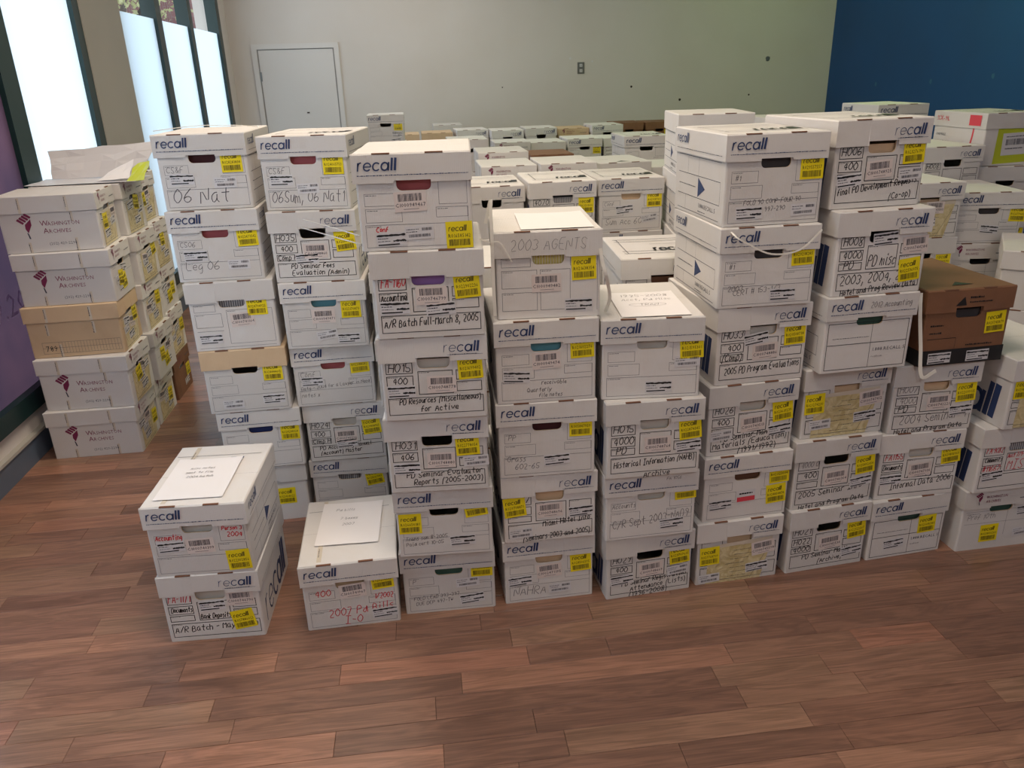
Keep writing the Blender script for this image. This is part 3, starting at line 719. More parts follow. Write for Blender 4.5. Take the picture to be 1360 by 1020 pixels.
for v_, z in ((8.9, 1.52), (7.9, 1.55), (7.0, 1.60), (6.3, 1.8), (6.2, 1.42)):
    mb = MB(); mb.face([(U1 - .002, v_ + .02 * math.cos(R(t)), z + .025 * math.sin(R(t)) * (1 + .3 * math.sin(t))) for t in range(0, 360, 40)], mat('faded_blue_scar', srgb(60, 104, 140), .8)); mb.build('wall_scar', wr)

# ------------------------------------------------------------ outside the windows
def brick_nodes(nt, b):
    N, L = nt.nodes, nt.links; tc = N.new('ShaderNodeTexCoord'); mp = N.new('ShaderNodeMapping'); mp.inputs['Rotation'].default_value = (R(90), 0, R(90))
    br = N.new('ShaderNodeTexBrick'); br.inputs['Scale'].default_value = 1; br.inputs['Brick Width'].default_value = .22; br.inputs['Row Height'].default_value = .075; br.inputs['Mortar Size'].default_value = .008
    br.inputs['Color1'].default_value = (*srgb(150, 104, 104), 1); br.inputs['Color2'].default_value = (*srgb(166, 120, 118), 1); br.inputs['Mortar'].default_value = (*srgb(170, 150, 150), 1)
    L.new(tc.outputs['Object'], mp.inputs[0]); L.new(mp.outputs[0], br.inputs[0]); L.new(br.outputs[0], b.inputs['Base Color'])
M['brick'] = mat('brick_facade', (.4, .2, .2), .9, brick_nodes)
M['paving'] = mat('pavement', srgb(150, 148, 145), .9)
ubox('ground', -40, U0 - T_, -20, 60, -.2, -.05, 'paving')
bf = bpy.data.objects.new('brick_building', None); col.objects.link(bf); bf.rotation_euler.z = YAW
tag(bf, 'red brick building across the street, seen above the frosted film', 'building')
mb = MB(); mb.box(-14, -8, 31, 60, -.05, 12, 'brick'); mb.build('facade', bf)
mb = MB(); mb.box(-14.1, -7.85, 30.9, 60, 12, 12.3, 'whitelab'); mb.build('cornice', bf)
M['bark'] = mat('bark', srgb(120, 110, 112), .9); M['leaf'] = mat('sunlit_leaves', srgb(228, 230, 176), .6)
def tube(mb, pts, rad, key, n=6):
    rings = []
    for i, p in enumerate(pts):
        p = Vector(p); d_ = (Vector(pts[min(i + 1, len(pts) - 1)]) - Vector(pts[max(i - 1, 0)])).normalized()
        a = d_.orthogonal().normalized(); b_ = d_.cross(a); rr_ = rad[i] if isinstance(rad, (list, tuple)) else rad
        rings.append([p + (a * math.cos(2 * math.pi * k / n) + b_ * math.sin(2 * math.pi * k / n)) * rr_ for k in range(n)])
    for i in range(len(rings) - 1):
        for k in range(n): mb.face([rings[i][k], rings[i][(k + 1) % n], rings[i + 1][(k + 1) % n], rings[i + 1][k]], key, True)
    mb.face(rings[0][::-1], key); mb.face(rings[-1], key)
tr = bpy.data.objects.new('street_tree', None); col.objects.link(tr); tr.location = uv(-5.6, 17.5, -.05)
tag(tr, 'pale sunlit street tree outside the second window', 'tree')
mb = MB(); tube(mb, [(0, 0, 0), (.05, .1, 1.8), (.0, .2, 2.8)], [.14, .11, .09], 'bark', 8); mb.build('trunk', tr)
for pts in ([(0, .2, 2.7), (.5, .4, 3.3), (1.3, .6, 3.6)], [(0, .2, 2.7), (-.6, -.2, 3.6), (-1.2, -.5, 4.2)], [(0, .2, 2.7), (.2, -.6, 3.7), (.4, -1.4, 4.4)], [(0, .2, 2.7), (-.1, 1, 3.8), (-.1, 1.8, 4.6)]):
    mb = MB(); tube(mb, pts, [.07, .05, .02], 'bark'); mb.build('branch', tr)
mb = MB()
for i in range(2600):
    t = Vector((pr.gauss(0, 1), pr.gauss(0, 1.1), pr.gauss(0, .6))) * .8 + Vector((0, 0, 3.9)); a = Vector((pr.gauss(0, 1), pr.gauss(0, 1), pr.gauss(0, 1))).normalized() * .06; b_ = a.orthogonal().normalized() * .035
    mb.face([t - a, t + b_, t + a, t - b_], 'leaf')
mb.build('foliage', tr)['kind'] = 'stuff'

# ------------------------------------------------------------ boxes, one table per region
W_B, W_L, DB, DL = .312, .323, .421, .432
ORD = ['bottom', 'second', 'third', 'fourth', 'fifth', 'sixth', 'seventh']
P_ = 'pencil'; K_ = 'pen'; D_ = 'red'
FRONT = {
'A': ('the stack behind the low pair', [
 (-1.062, 3.096, 9.1, .2608, dict(lid='0', form='n', hole=None, items=[('Y', .72, .62, 0)], w='plain lid')),
 (-1.049, 3.085, 8.4, .2586, dict(hole='b', items=[('Y', .86, .85, 0)], w='blue hand hole')),
 (-1.061, 3.073, 7.7, .2617, dict(lid='T', lcolor='tan', hole='k', items=[('Y', .83, .88, 0), ('A', .3, .2, 0), ('R', .8, .25, 0)], w='tan lid')),
 (-1.073, 3.073, 8.0, .2679, dict(lid='0', form='m', hole='g', items=[('Y', .79, .88, 0), ('C', .6, .62, 3), ('R', .2, .24, 0)], w='blank lid, grey contents')),
 (-1.093, 3.086, 6.3, .2609, dict(hole='p', items=[('Y', .86, .88, 2), ('R', .24, .52, 0), ('A', .72, .32, 0), ('H', 'CS06', .08, .7, .02, P_), ('H', 'Leg 06', .1, .22, .034, P_)], w='Leg 06 on it')),
 (-1.097, 3.105, 5.0, .2642, dict(hole='r', items=[('Y', .82, .88, 1), ('R', .24, .58, 0), ('A', .72, .5, 0), ('H', 'CS&F', .08, .7, .022, P_), ('H', '06 Nat', .1, .12, .052, P_)], w='06 Nat on it'))]),
'B': ('the stack behind the lone box', [
 (-.715, 3.156, 4.2, .2587, dict(hole='g', items=[('Y', .83, .9, 10)], w='torn front')),
 (-.712, 3.145, 5.7, .2556, dict(lid='R', form='b', hole='w', items=[('Y', .84, .82, 6), ('C', .5, .6, 0), ('R', .5, .42, 4), ('H', 'H024', .06, .83, .026, K_), ('H', '400', .08, .62, .022, K_), ('H', 'Comp H', .06, .45, .02, K_), ('H', 'PD Accounting Manual', .14, .27, .018, K_, 3), ('H', '(Account) Master', .14, .14, .018, K_, 3)], w='account master manual')),
 (-.736, 3.129, 7.0, .2534, dict(hole='p', items=[('Y', .83, .95, 3), ('R', .22, .6, 0), ('H', 'Conf', .08, .7, .024, P_), ('H', "Data - 2004 for a Lawyer in Need", .07, .38, .016, P_, 4), ('H', 'notes x', .07, .22, .018, P_)], w='one pencilled line')),
 (-.728, 3.102, 4.6, .2631, dict(hole='t', items=[('Y', .82, .82, 0), ('C', .48, .68, 0, 'C1000949471'), ('R', .76, .18, 0), ('A', .5, .28, 8)], w='teal contents')),
 (-.732, 3.104, 2.8, .2633, dict(lid='R', form='b', hole='k', items=[('Y', .87, .80, 6), ('C', .51, .62, 0, 'C1000748860'), ('R', .4, .47, 2), ('H', 'H035', .06, .83, .026, K_), ('H', '400', .1, .62, .022, K_), ('H', 'Comp H', .06, .45, .02, K_), ('H', 'PD Seminar Fees', .2, .27, .018, K_), ('H', 'Evaluation (Admin)', .2, .13, .02, K_)], w='H035 written on it')),
 (-.72, 3.125, -1.4, .2623, dict(hole='p', top='print', items=[('Y', .84, .87, 0), ('R', .22, .58, 0), ('A', .52, .42, 2), ('H', 'CS&F', .08, .7, .022, P_), ('H', '06Sum, 06 Nat1', .08, .14, .042, P_)], w='06 Sum written on it'))]),
'C': ('the stack right of the lone box', [
 (-.251, 2.461, 5.4, .25, dict(hole='e', items=[('Y', .86, .98, 0), ('A', .70, .66, 3), ('R', .74, .26, 6), ('H', 'P', .1, .7, .018, P_), ('H', 'FOLD LEAD 393-397', .1, .3, .014, P_, 4), ('H', 'DUE DEP 497-TW', .12, .18, .014, P_, 4)], w='green-black hand hole')),
 (-.247, 2.432, 3.5, .2514, dict(hole='k', items=[('Y', .14, .72, 0), ('Y', .83, 1.02, 8), ('R', .68, .3, 2), ('H', 'Trans sem 8-2005', .08, .34, .014, P_, 3), ('H', 'Paid cert 10-05', .08, .22, .014, P_, 3)], w='two yellow stickers')),
 (-.239, 2.416, 2.6, .261, dict(lid='R', form='b', hole='k', items=[('Y', .80, .87, 3, 'R022778054'), ('C', .53, .6, 0, 'C1000748880'), ('A', .88, .56, 3), ('R', .18, .46, 0), ('H', 'H031', .08, .83, .026, K_), ('H', '406', .12, .62, .022, K_), ('H', 'PD Seminar Evaluator', .17, .27, .020, K_, 2), ('H', 'Reports (2005-2003)', .24, .13, .020, K_, 2)], w='H031 written on it')),
 (-.239, 2.396, 3.6, .2659, dict(lid='R', form='b', hole='w', items=[('Y', .85, .86, 3, 'R021699402'), ('C', .57, .6, 0, 'C1000748778'), ('R', .18, .5, 0), ('H', 'H015', .07, .83, .030, K_), ('H', '400', .1, .62, .022, K_), ('H', 'PD Resources (Miscellaneous)', .15, .27, .019, K_, 2), ('H', 'for Active', .35, .13, .020, K_, 2)], w='H015 written on it')),
 (-.23, 2.386, 3.9, .256, dict(lid='0', form='b', hole='u', items=[('Y', .85, .84, 4, 'R022902236'), ('C', .52, .7, 0, 'C1000746799'), ('R', .18, .52, 0), ('R', .6, .47, 3), ('H', 'FA-1160', .07, .85, .032, D_), ('H', 'Accounting', .06, .62, .022, K_, 2), ('H', 'A/R Batch Full-March 8, 2005', .07, .18, .024, K_, 2)], w='red FA-1160 note')),
 (-.261, 2.389, 2.9, .2645, dict(hole='p', items=[('Y', .875, .20, 1, 'R016585142'), ('C', .46, .72, 2, 'C1000949467'), ('R', .27, .17, 2), ('A', .52, .26, 2), ('H', 'Conf', .14, .28, .014, D_)], w='low yellow sticker'))]),
'D': ('the stack topped by 2003', [
 (.077, 2.505, 7.7, .2571, dict(hole='n', items=[('Y', .86, .80, 3), ('C', .5, .68, 3, 'C1002471195'), ('R', .17, .50, 3), ('A', .62, .26, 2), ('H', 'NAHRA', .09, .16, .034, P_)], w='NAHRA pencilled on it')),
 (.088, 2.49, 6.4, .254, dict(lid='R', form='b', hole='n', items=[('Y', .12, .78, 6), ('C', .50, .66, 2, 'C1000748696'), ('R', .84, .58, 3), ('A', .18, .2, 3), ('H', 'H027', .07, .86, .026, K_), ('H', 'Miami Hotel Info', .42, .3, .022, K_, 5), ('H', '(Seminars 2003 and 2005)', .2, -.0, .021, K_, 4)], w='Miami Hotel note')),
 (.091, 2.479, 5.2, .2629, dict(hole='r', items=[('Y', .85, .92, 0, 'R005847959'), ('R', .60, .3, 3), ('H', 'PP', .1, .72, .018, P_), ('H', 'Grass', .08, .3, .02, P_), ('H', '602-65', .16, .15, .02, P_)], w='dark red hand hole')),
 (.098, 2.477, 5.7, .2688, dict(hole='t', items=[('Y', .86, .92, 2, 'R021602276'), ('C', .5, .72, 2, 'C1000949474'), ('R', .2, .46, -4), ('H', 'receivable', .45, .3, .014, P_), ('H', 'Quarterly', .3, .18, .014, P_), ('H', 'file notes', .42, .08, .014, P_)], w='sky-blue contents')),
 (.107, 2.493, 3.2, .2662, dict(lid='0', form='d', hole='y', extra='2003', items=[('Y', .84, .80, 2, 'R021638354'), ('C', .48, .58, 1, 'C1000949482'), ('R', .79, .2, 0)], w='yellow contents'))]),
'E': ('the four-box stack', [
 (.422, 2.516, 10.4, .2481, dict(lid='R', form='b', hole='k', items=[('Y', .85, .88, 5), ('C', .52, .62, 4, 'C1000748669'), ('R', .18, .44, 3), ('A', .84, .52, 6), ('H', 'H029', .07, .85, .026, K_), ('H', '400', .1, .62, .022, K_), ('H', 'PD Seminar Registration', .18, .27, .020, K_, 4), ('H', 'Attendance (Lists)', .28, .13, .020, K_, 4), ('H', '(1996-2008)', .26, -.02, .021, K_, 4)], w='H029 written on it')),
 (.431, 2.502, 7.6, .247, dict(hole='w', extra='pencil', items=[('Y', .88, 1.02, 3), ('R', .74, .28, 3), ('H', 'Accounts', .07, .72, .018, P_), ('H', 'C/R Sept 2003-NAD9', .08, .24, .032, P_, 6)], w='C/R Sept pencilled on it')),
 (.448, 2.484, 6.3, .2697, dict(lid='R', form='b', hole='w', items=[('Y', .88, .84, 5), ('C', .54, .6, 1, 'C1000748764'), ('R', .87, .52, 4), ('H', 'H015', .07, .85, .028, K_), ('H', '4000', .07, .62, .028, K_), ('H', 'PD', .1, .45, .026, K_), ('H', 'Historical Information (NAHB)', .08, .19, .022, K_, 3), ('H', 'Archive', .4, -.02, .022, K_, 3)], w='Historical Information note')),
 (.464, 2.51, 2.0, .2656, dict(hole='w', items=[('Y', .90, .88, 3, 'R021595301'), ('A', .86, .64, 2), ('R', .58, .2, 0)], w='white contents'))]),
'F': ('the blue triangle stack', [
 (.754, 2.581, 9.6, .2568, dict(lid='R', form='b', hole='n', items=[('P',), ('Y', .15, .66, 2), ('C', .80, .72, 7), ('R', .74, .28, 5), ('A', .16, .14, 3)], w='manila pouch')),
 (.760, 2.588, 10.0, .2525, dict(hole='o', items=[('Y', .88, .93, 3), ('Y', .86, .48, 4), ('B', .5, .5, 2), ('R', .2, .36, 2)], w='red-white sticker')),
 (.768, 2.60, 11.0, .2564, dict(lid='R', form='b', hole='w', items=[('Y', .86, .80, 6), ('C', .52, .6, 4), ('R', .84, .42, 5), ('A', .16, .42, 3), ('H', 'H026', .07, .85, .026, K_), ('H', '400', .1, .62, .022, K_), ('H', 'PD Seminar Manual', .16, .28, .020, K_, 4), ('H', 'Materials (Education)', .07, .13, .022, K_, 4), ('H', '(1991/1992)', .36, -.0, .022, K_, 4)], w='H026 written on it')),
 (.762, 2.60, 10.0, .2636, dict(lid='R', form='b', hole='w', items=[('Y', .86, .85, 3), ('R', .43, .82, 8), ('C', .54, .58, 3, 'C1000748886'), ('H', 'H033', .07, .85, .028, K_), ('H', '400', .12, .62, .022, K_), ('H', '(Comp)', .06, .44, .026, K_), ('H', '2005 PD Program Evaluations', .1, .18, .024, K_, 3)], w='Program Evaluations note')),
 (.783, 2.589, 7.0, .254, dict(hole='d', items=[('Y', .86, .92, 2), ('R', .68, .2, 0), ('H', '#1', .1, .7, .016, P_), ('H', '2003', .1, .3, .018, P_), ('H', 'CERT # 153-1/3', .16, .22, .018, P_, 4)], w='pencilled 2003')),
 (.819, 2.608, 8.2, .2707, dict(hole='d', top='print', items=[('Y', .87, .87, 1), ('R', .26, .2, 1), ('A', .82, .22, 2), ('H', '#1', .1, .7, .016, P_), ('H', 'FOLD 90 COMP-FOUR 90', .2, .32, .014, P_, 2), ('H', 'File 991 997-290', .2, .2, .014, P_, 2)], w='printed top'))]),
'G': ('the stack beside the brown box', [
 (1.080, 2.638, 11.6, .261, dict(lid='R', form='b', hole='k', items=[('Y', .87, .82, 6), ('C', .54, .6, 4), ('R', .84, .32, 6), ('H', 'H021', .07, .85, .026, K_), ('H', 'H022', .07, .63, .024, K_), ('H', '4000', .07, .45, .024, K_), ('H', 'PD Seminar Mailing', .2, .27, .020, K_, 4), ('H', '(Archive)', .4, .13, .020, K_, 4)], w='H021 and H022')),
 (1.082, 2.645, 10.0, .2692, dict(lid='R', form='b', hole='k', items=[('Y', .87, .80, 6), ('C', .52, .6, 4), ('R', .84, .45, 6), ('H', '4000 0', .08, .85, .024, P_), ('H', '400', .12, .63, .024, K_), ('H', '2005 Seminar Info', .08, .22, .024, K_, 4), ('H', 'Hotel and Program Data', .1, -.02, .019, K_, 4)], w='2005 Seminar note')),
 (1.078, 2.66, 10.4, .2574, dict(lid='R', form='b', hole='n', items=[('P',), ('Y', .13, .72, 2), ('C', .81, .74, 6), ('R', .76, .36, 4), ('A', .22, .28, 3)], w='manila pouch')),
 (1.129, 2.622, 9.7, .2592, dict(lid='L', form='c', hole='e', extra='2012', items=[], w='2012 on its lid')),
 (1.113, 2.624, 9.6, .268, dict(lid='R', form='b', hole='k', items=[('R', .53, .93, 4), ('C', .87, .80, 3), ('Y', .84, .38, 6), ('H', 'H008', .07, .84, .028, K_), ('H', '4000', .08, .62, .026, K_), ('H', 'PD', .1, .45, .026, K_), ('H', 'PD misc', .36, .48, .036, K_), ('H', '2003, 2004, 2005', .08, .17, .032, K_, 3), ('H', 'Hotel and Prog Review Data', .1, -.0, .020, K_, 4)], w='PD misc')),
 (1.086, 2.668, 11.1, .2645, dict(lid='R', form='b', hole='n', top='print', items=[('Y', .86, .88, 3), ('C', .5, .62, 4), ('A', .85, .52, 3), ('R', .18, .46, 5), ('H', 'H006', .07, .85, .026, K_), ('H', '400', .1, .62, .024, K_), ('H', 'final PD Development Requests', .07, .22, .020, K_, 6), ('H', '(Co-op)', .64, .1, .020, K_, 6)], w='Development Requests'))]),
'H': ('the brown-topped stack', [
 (1.415, 2.704, 11.3, .2516, dict(lid='L', form='c', hole='e', items=[('Y', .76, .72, 2), ('R', .34, .34, 4)], w='large ruled panels')),
 (1.436, 2.71, 7.1, .2633, dict(lid='R', form='b', hole='w', items=[('Y', .88, .88, 6), ('C', .52, .6, 5), ('R', .17, .42, 2), ('H', 'FA1155', .07, .85, .026, D_), ('H', 'Documents', .06, .63, .020, K_), ('H', 'Informal Data 2006', .18, .19, .026, K_, 5), ('H', 'Accounting', .38, .42, .018, K_, 5)], w='red FA1155')),
 (1.428, 2.706, 6.3, .2573, dict(lid='R', form='b', hole='n', items=[('Y', .87, .80, 4), ('C', .56, .62, 2), ('R', .84, .42, 4), ('H', 'H007', .07, .85, .028, P_), ('H', '4000', .09, .62, .026, P_), ('H', 'PD', .09, .45, .026, K_), ('H', '2004 Seminar 4', .12, .18, .034, P_, 3), ('H', 'Hotel and Program Data', .08, -.02, .019, K_, 3)], w='2004 Seminar note')),
 (1.525, 2.701, 9.0, .2659, dict(lid='B', form='k', hole='d', color='brown', top='tri', side='none', items=[('Y', .84, .75, 3), ('R', .24, .14, 1), ('R', .70, .14, 1)], w='black base'))]),
'I': ('the stack at the right edge', [
 (1.785, 2.736, 8.0, .262, dict(lid='W', form='w', hole='e', items=[('Y', .40, .38, 2), ('R', .85, .85, 4), ('A', .85, .35, 6), ('H', 'Prof 10th', .08, .72, .022, P_)], w='maroon hand emblem')),
 (1.77, 2.717, 9.0, .262, dict(lid='R', form='b', hole='g', items=[('Y', .96, .72, 4), ('R', .2, .36, 4), ('H', 'FA-R82', .07, .86, .026, D_), ('H', 'Comments', .07, .66, .020, K_), ('H', '#11662', .06, .46, .024, D_), ('H', 'Acct 7/9-2005', .36, .72, .018, D_, 2), ('H', 'MISC', .37, .46, .040, D_)], w='MISC in red marker')),
 (1.80, 2.70, 10.0, .262, dict(lid='0', form='b', hole='n', items=[('P',), ('Y', .16, .82, 0), ('R', .4, .35, 3)], w='pouch and blank lid'))]),
'L': ('the low two-box pair', [
 (-1.027, 2.35, 4.3, .2608, dict(lid='R', form='b', hole='w', items=[('C', .80, .86, 1, 'C1000746796'), ('Y', .80, .40, 9), ('R', .50, .74, 2), ('H', 'FA-1171', .06, .84, .034, D_), ('H', 'Documents', .07, .63, .020, K_), ('H', 'Bank Deposits', .36, .46, .020, K_), ('H', 'A/R Batch - May 1-Jan', .07, .19, .024, K_, 2)], w='red FA-1171')),
 (-1.022, 2.348, 3.7, .2565, dict(hole='w', top='tape', items=[('C', .50, .60, 2), ('Y', .86, .26, 3, 'R022302856'), ('R', .21, .60, 3), ('H', 'Accounting', .07, .74, .020, D_), ('H', 'Person 3', .74, .88, .014, D_), ('H', '2004', .78, .74, .018, D_)], w='paper on its taped lid'))]),
'K': ('lone low box on the floor', [
 (-.59, 2.394, 7.8, .2573, dict(hole='n', top='tape', items=[('Y', .84, .98, 4), ('C', .52, .80, 4), ('R', .84, .24, 3), ('H', '400', .12, .72, .026, D_), ('H', '1/2002', .74, .56, .022, D_), ('H', '2007 Pd Bills', .24, .24, .032, D_, 3), ('H', 'I-O', .4, .06, .032, D_)], w='2007 in red marker'))]),
}
for key, (where, boxes) in FRONT.items():
    z = 0
    for k, (x, y, a, h, sp) in enumerate(boxes):
        sp = dict(sp); wd = sp.pop('w')
        cname = 'brown' if sp.get('color') == 'brown' else 'white'
        if key == 'K': lab = f'lone low white file box on the floor, {wd}'
        else: lab = f'{cname} file box, {wd}, {ORD[k]} in {where}'
        if k == len(boxes) - 1 and len(boxes) > 1: lab = f'{cname} file box, {wd}, topmost in {where}'
        if cname == 'brown': lab = 'brown file box with black base band and triangle emblem, topping a white stack'
        queue_box('file_box', x, y, a, z, h, variant=k % 3, label=lab, group='file boxes in the front stacks', fixed=True, shift=rnd.uniform(-.002, .002), lidyaw=rnd.uniform(-.4, .4), **sp)
        z += h

# stacks by the left window: long sides face the room, label ends face right
WS = [(-2.118, 3.731, 97.1, .2539), (-2.107, 3.749, 95.1, .2648), (-2.13, 3.793, 98.8, .2549), (-2.122, 3.803, 98.6, .252), (-2.148, 3.825, 101.1, .261)]
LW = ['nearest stack by the left window', 'middle stack by the left window', 'farthest stack by the left window']
DL0 = DL
for j, (dx, dy) in enumerate(((0, 0), (-.04, .345), (-.075, .69))):
    z = 0
    n = 5
    for k in range(n):
        x, y, a, h = WS[min(k, 4)]
        tan = (j, k) == (0, 2); brown = (j, k) == (2, 0)
        jx, jy, ja = (0, 0, 0) if j == 0 else (rnd.uniform(-.02, .03), rnd.uniform(-.004, .004), 0)
        if j: a = 96; y = 3.731 + .04 * k / 2
        c = 'tan' if tan else 'brown' if brown else 'white'
        its = [('Y', rnd.uniform(.15, .85), rnd.uniform(.5, .85), rnd.uniform(-8, 8)), ('P',), ('R', rnd.uniform(.3, .7), .3, 3), ('A', rnd.uniform(.2, .8), .55, 4), ('C', rnd.uniform(.2, .8), rnd.uniform(.6, .9), rnd.uniform(-10, 10)), ('R', rnd.uniform(.2, .8), .75, rnd.uniform(-10, 10))]
        if brown: its = its[:1] + its[2:3]
        if (j, k) in ((0, 3), (1, 1), (2, 2)): its = [i for i in its if i[0] != 'P'] + [('Y', .5, .4, 5)]
        lab = f'{c} file box, {"topmost" if k == n - 1 else ORD[k]} in the {LW[j]}'
        if tan and j == 0: lab = 'tan file box with 789 ledger grid, third in the nearest window stack'
        queue_box('file_box', x + dx + jx, y + dy + jy, a, z, h, lid='T' if tan else 'W', form='w' if not brown else 'n', hole='k' if k % 2 else 'g', color=c, side='ledger' if tan else 'none' if brown else 'arch', top='plain',
                 variant=k % 3, items=its, label=lab, group='file boxes stacked by the left window')
        z += h

# stacks behind the front row: (x, y, yaw, height of pile, boxes in pile, where, top-box settings, number of detailed boxes)
BACK = [
 (-1.335, 3.81, 6.3, 1.33, 5, 'behind the leftmost tall stack', dict(items=[('R', .2, .5, 0)]), 5),
 (-.373, 3.07, 4, 1.067, 4, 'in the gap left of 2003', dict(form='b', lid='R', hole='g', items=[('C', .5, .6, 0)]), 4),
 (-.03, 3.215, 5, 1.04, 4, 'behind the 2003 stack', dict(lid='0', form='n', hole='k', top='plain', items=[]), 2),
 (.565, 3.05, 3, 1.093, 4, 'behind the four-box stack', dict(lid='R', form='b', hole='o', top='print', items=[('R', .2, .8, 0)]), 2),
 (.925, 3.74, -3, 1.555, 6, 'behind the blue triangle stack', dict(lid='0', form='b', hole='k', side='tri', top='plain', items=[]), 4),
 (-.093, 3.997, 6.3, 1.2466, 5, 'left end of the second row', dict(lid='R', form='n', hole='k', top='print', items=[]), 2),
 (.245, 3.969, 6.3, 1.2631, 5, 'middle of the second row', dict(lid='R', form='b', hole='g', top='print', items=[('Y', .86, .78, 0), ('H', '4070', .06, .82, .026, 'pen')]), 2),
 (.577, 4.027, 6.3, 1.261, 5, 'right end of the second row', dict(lid='L', form='a', hole='n', top='print', items=[('Y', .87, .85, 0), ('R', .4, .6, 6), ('A', .8, .34, 8), ('H', 'Sum Acc 60', .1, .18, .03, 'pencil'), ('H', 'Conf', .08, .7, .02, 'pencil')]), 3),
 (.008, 4.868, 6.3, 1.248, 5, 'left end of the third row', dict(lid='W', form='w', hole=None, top='plain', items=[]), 1),
 (.336, 4.802, 6.3, 1.2593, 5, 'with maroon emblem in the third row', dict(lid='W', form='w', hole='k', top='plain', items=[]), 1),
 (.685, 5.019, 9, 1.2322, 5, 'with black triangle print in the third row', dict(lid='0', form='n', hole='k', top='tri', items=[]), 1),
 (1.042, 5.18, 6.3, 1.183, 5, 'right end of the third row', dict(lid='0', form='n', hole='k', items=[]), 1),
 (-.032, 5.412, 6.3, 1.2775, 5, 'with maroon emblem behind the third row', dict(lid='W', form='w', hole='k', items=[]), 1),
 (.333, 6.264, 6.3, 1.1751, 5, 'brown one in the middle rows', dict(color='brown', lid='0', form='n', hole='k', items=[]), 1),
 (-.317, 6.777, 6.3, 1.2628, 5, 'left end of the fifth row', dict(lid='0', form='n', hole='k', items=[]), 1),
 (.05, 7.542, 6.3, 1.1742, 5, 'with small emblem in the sixth row', dict(lid='W', form='w', hole='k', items=[]), 1),
 (.375, 7.62, 6.3, 1.16, 5, 'with black hand hole in the sixth row', dict(lid='0', form='n', hole='k', items=[]), 1),
 (.715, 7.69, 6.3, 1.1768, 5, 'with yellow sticker in the sixth row', dict(lid='L', form='a', hole='k', items=[('Y', .86, .85, 0)]), 2),
 (1.055, 7.75, 6.3, 1.17, 5, 'right end of the sixth row', dict(lid='R', form='b', hole='k', items=[]), 2),
 (-.36, 8.708, 8, 1.2212, 5, 'with crooked lid, left in the last row', dict(lid='R', form='n', hole='k', items=[], lidyaw=1.5), 1),
 (.013, 8.50, 6.3, 1.2185, 5, 'second from left in the last row', dict(lid='R', form='n', hole='k', items=[]), 1),
 (.353, 8.53, 6.3, 1.2295, 5, 'third from left in the last row', dict(lid='R', form='n', hole='k', items=[]), 1),
 (.70, 8.70, 6.3, 1.2065, 5, 'with emblem in the last row', dict(color='tan', lid='W', form='n', hole='k', items=[]), 1),
 (1.04, 8.62, 6.3, 1.2346, 5, 'right part of the last row', dict(lid='L', form='n', hole='k', items=[]), 1),
 (1.39, 9.45, 6.3, 1.20, 5, 'brown one near the back wall, left', dict(color='brown', lid='0', form='n', hole='k', items=[]), 1),
 (1.74, 9.50, 6.3, 1.1954, 5, 'brown one near the back wall, right', dict(color='brown', lid='0', form='n', hole='k', items=[('Y', .8, .9, 0)]), 1),
 (-1.056, 7.405, 6.3, 1.4465, 6, 'standing alone before the back wall', dict(lid='L', form='a', hole='k', items=[('Y', .84, .88, 0), ('R', .8, .45, -5), ('R', .76, .12, 5)]), 3),
 (-1.07, 8.75, 6.3, 1.19, 5, 'tan one, left end of the last row', dict(color='tan', lid='0', form='n', hole='k', items=[]), 1),
 (-.72, 8.74, 6.3, 1.20, 5, 'worn brown one, left in the last row', dict(color='brown', lcolor='tan', lid='0', form='n', hole='k', items=[]), 1),
 (-.65, 9.40, 6.3, 1.24, 5, 'behind the worn brown one', dict(lid='0', form='n', hole='k', items=[]), 1),
 (.984, 5.949, 4.8, 1.3111, 5, 'with printed top in the middle rows', dict(lid='L', form='a', hole='k', top='print', items=[]), 2),
 (1.335, 6.182, 9.8, 1.1762, 5, 'beside the printed-top box', dict(lid='0', form='n', hole='k', side='none', items=[]), 1),
 (2.254, 4.286, 6.3, 1.3338, 5, 'with black hand hole, right rear', dict(lid='R', form='b', hole='k', items=[('H', 'HO08', .06, .84, .024, 'pen')]), 2),
 (1.878, 3.754, 6.3, 1.2325, 5, 'with taped pouch, left of the tilted box', dict(lid='R', form='b', hole='n', items=[('P',), ('C', .6, .8, 0), ('R', .5, .4, 4)]), 3),
 (2.235, 3.86, -2, 1.171, 5, 'behind the brown box', dict(lid='L', form='a', hole='d', items=[('Y', .93, .85, -3), ('R', .55, .4, -6)]), 3),
 (2.60, 4.36, 0, 1.22, 5, 'under the red and white box', dict(lid='0', form='n', hole='k', lidyaw=-1, items=[]), 2),
 (2.394, 5.184, 6.0, 1.5027, 6, 'highest at the right rear', dict(lid='L', form='a', hole='k', items=[]), 2),
 (1.62, 4.72, 6.3, 1.47, 6, 'rear stack before the blue wall corner', dict(lid='0', form='n', hole='k', items=[]), 1),
 (2.31, 3.31, -30, .996, 4, 'behind the right edge stack', dict(lid='0', form='n', hole=None, items=[]), 3),
]
